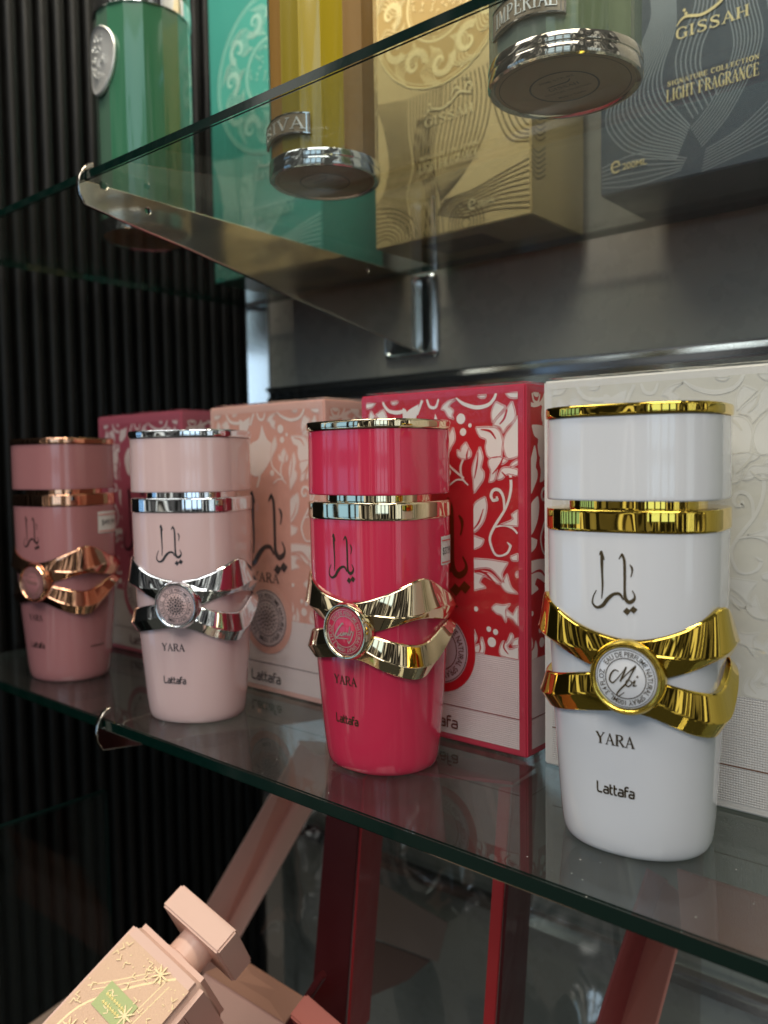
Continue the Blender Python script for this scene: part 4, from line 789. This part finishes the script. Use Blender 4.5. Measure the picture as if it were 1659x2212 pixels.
# clear wrap sheet crumpled behind the boxes
def sheet():
    nx, nz = 90, 90; bul = [(-.514, -.182, .009, .0075), (-.511, -.215, .008, .006), (-.512, -.262, .010, .009), (-.522, -.335, .012, .011), (-.575, -.30, .010, .009), (-.413, -.18, .012, .009), (-.36, -.21, .014, .010), (-.385, -.235, .008, .006), (-.30, -.20, .014, .010), (-.25, -.26, .012, .009)]; rnd = random.Random(4); V = []
    ph = [(rnd.uniform(8, 30), rnd.uniform(4, 14), rnd.uniform(0, 6), rnd.uniform(.001, .004)) for _ in range(12)]
    for j in range(nz + 1):
        for i in range(nx + 1):
            x = -.60 + .42 * i / nx; z = -.38 + .34 * j / nz; y = .500 + .02 * (i / nx)
            for a, b, c, d in ph: y += d * math.sin(a * x * 2 + b * z * 2 + c)
            for gx, gz, gs, ga in bul: y -= 1.25 * ga * math.exp(-((x - gx) ** 2 + ((z - gz) * .6) ** 2) / (2 * gs * gs))
            V.append((x, y, z))
    F = [(j * (nx + 1) + i, j * (nx + 1) + i + 1, (j + 1) * (nx + 1) + i + 1, (j + 1) * (nx + 1) + i) for j in range(nz) for i in range(nx)]
    tag(mesh('plastic_sheet', V, F, film, None, 180), 'crumpled clear plastic sheet hanging behind the red open box', 'plastic wrap')
sheet()
t = empty('mirrored_boxes', (-.36, .46, -.25), label='pale brown panels standing in for mirrored boxes inside the red frame', cat='paper sleeve')  # added panels standing in for boxes reflected behind the frame
z7 = lambda x, y, Y: tuple(at((1100 + x / 1.508) / 1.823, (3000 + y / 1.508) / 1.823, Y))
paper = mat('mirror_image_pale', lin(120, 104, 96), .6, var=.08)
bm = bmesh.new(); quad(bm, *rel(t, [z7(560, 700, .45), z7(1000, 960, .47), z7(940, 1190, .47), z7(520, 1030, .45)]), t=.001, bev=.0001); bm_obj('mirror_panel', bm, paper, t)
bm = bmesh.new(); quad(bm, *rel(t, [z7(520, 1040, .452), z7(900, 1180, .472), z7(760, 1300, .46), z7(480, 1420, .44)]), t=.001, bev=.0001); bm_obj('fold', bm, mat('mirror_image_dark', lin(84, 62, 54), .7), t)
bm = bmesh.new(); box(bm, -.506, -.500, -.1, .298, -.40, -.0835, .0008)
bm.normal_update()
for f in bm.faces: f.material_index = 0 if abs(f.normal.x) > .99 else 1
tag(bm_obj('divider', bm, [glass_dark, mat('dark_glass_edge', (.001, .008, .007, 1), .3)], smooth=40), 'upright dark glass side panel in the shadow at the lower left', 'glass panel')
# slanted bottles
E3 = (RIGHT * -.24 + DOWN * .53 + FWD).normalized(); E1 = (RIGHT - E3 * RIGHT.dot(E3)).normalized(); E2 = (DOWN - E3 * DOWN.dot(E3) - E1 * DOWN.dot(E1)).normalized()
Wv = (E1 * .698 + E2 * .535 + E3 * -.477).normalized()
Lv = (E1 * .650 - E2 * .750 + E3 * .094); Lv = (Lv - Wv * Lv.dot(Wv)).normalized()
Dv = Wv.cross(Lv); Dv = Dv if Dv.dot(FWD) > 0 else -Dv
def frame(o, S):
    M_ = Matrix((Wv, Dv, Lv)).transposed().to_4x4(); M_.translation = o; return M_ @ Matrix.Scale(S, 4)
def slanted(origin, S, body, label, full=True):
    """origin = front left top corner of the body; local x along width, y into depth, z towards the cap; unit = mm"""
    t = bpy.data.objects.new('slanted_bottle', None); sc.collection.objects.link(t); t.empty_display_size = .01
    M_ = Matrix((Wv, Dv, Lv)).transposed().to_4x4(); M_.translation = Vector(origin); t.matrix_world = M_
    tag(t, label, 'perfume bottle', 'slanted bottles under the lower shelf')
    k = S / 1000
    bm = bmesh.new(); box(bm, -4.5 * k, 46.5 * k, 0, 46 * k, -95 * k, 2.5 * k)
    bmesh.ops.bevel(bm, geom=bm.edges[:], offset=4.2 * k, segments=3, affect='EDGES'); bm_obj('body', bm, body, t, 40)
    N_ = 40
    loft('neck', [[(20 * k + r * k * math.cos(2 * math.pi * i / N_), 20 * k + r * k * math.sin(2 * math.pi * i / N_), z * k) for i in range(N_)] for r, z in ((11, 2), (11, 3.5), (9.8, 4), (9.8, 14))], body, t, 40)
    bm = bmesh.new(); box(bm, .5 * k, 40.5 * k, 2 * k, 36 * k, 13 * k, 26 * k, 1.0 * k); bm_obj('cap', bm, body, t, 40)
    if not full: return t
    A = Art(lambda x, y, o: Vector((x * k, -o, y * k)), lift=.00005); A.poly([(-1, -90), (43, -90), (43, -6), (-1, -6)]); A.obj('print_ground', mat('print_ground', lin(214, 178, 150), .42, .1, bump=(900, .0003, .6)), t)
    A = Art(lambda x, y, o: Vector((x * k, -o, y * k)), lift=.0001, step=.000003, clip=(-1, 43, -90, -5))
    A.ribbon([(34, -6, 1), (20, -20, 1), (6, -40, 1), (4, -60, 1)]); 
    for o_ in (0, 3): A.ribbon([(26 + o_, -7, .5), (12 + o_, -22, .5), (2 + o_, -32, .5)]); A.ribbon([(34 - o_, -10, .5), (30 - o_, -50, .5), (26 - o_, -88, .5)])
    rnd = random.Random(11)
    for i in range(170):
        x, y = rnd.uniform(0, 42), rnd.uniform(-80, -8); A.disc(x, y, rnd.uniform(.15, .42), 6)
    for i in range(60):
        x, y = rnd.uniform(0, 42), rnd.uniform(-80, -8); a = rnd.uniform(0, 6.28)
        A.ribbon([(x, y, .4), (x + 2 * math.cos(a), y + 2 * math.sin(a), .5), (x + 3 * math.cos(a + 1), y + 3 * math.sin(a + 1), .3)], 3)
    for cx, cy in ((27, -9), (10, -48), (30, -46), (27, -30)):
        for j in range(8):
            a = j * math.pi / 4; A.ribbon([(cx, cy, .5), (cx + 2.5 * math.cos(a), cy + 2.5 * math.sin(a), .8), (cx + 4.6 * math.cos(a), cy + 4.6 * math.sin(a), .3)], 3)
    A.obj('gold_ornament', mat('leaf_gold', (.78, .62, .36, 1), .38, .45), t)
    A = Art(lambda x, y, o: Vector((x * k, -o, y * k)), lift=.0006, step=.00001); A.poly([(10, -36), (29, -36), (29, -24), (10, -24)]); lb = A.obj('label', mat('label_green', lin(178, 190, 130), .5, .0), t)
    A = Art(lambda x, y, o: Vector((x * k, -o, y * k)), lift=.0008, step=.00001)
    for j, zz_ in enumerate((-29.4, -32.6)):
        x = 12.5 + j
        while x < 26 - j: A.ribbon([(x, zz_ + .2, .4), (x + .5, zz_ + 1.4, .5), (x + .9, zz_, .5), (x + 1.2, zz_ + .9, .4)], 3); x += 1.7
    A.obj('label_print', mat('label_gold', (.6, .5, .2, 1), .35, .8), lb)
    A = Art(lambda x, y, o: Vector((46.5 * k + o, x * k, y * k)), lift=.0001, step=.000003)
    for j in range(6): A.ribbon([(6 + j * 1.6, -14 - j, .35), (36 - j, -14 - j, .35), (36 - j, -60, .35)], 1)
    for j in range(8): A.ribbon([(8 + j, -20 - j * 3, .3), (30, -30 - j * 4, .3)])
    A.obj('side_engraving', mat('engraving', lin(150, 100, 88), .5), t)
    return t
slanted((-.3424, .2181, -.0846), 1.0, mat('peach_plastic', lin(222, 184, 168), .42, coat=.2, coat_rough=.15), 'slanted peach bottle with square cap, gold ornament and green label at the lower left')
slanted((-.3075, .268, -.1525), 1.0, mat('terracotta_plastic', lin(176, 84, 70), .45), 'terracotta capped slanted bottle whose cap top peeks in at the bottom edge', full=False)
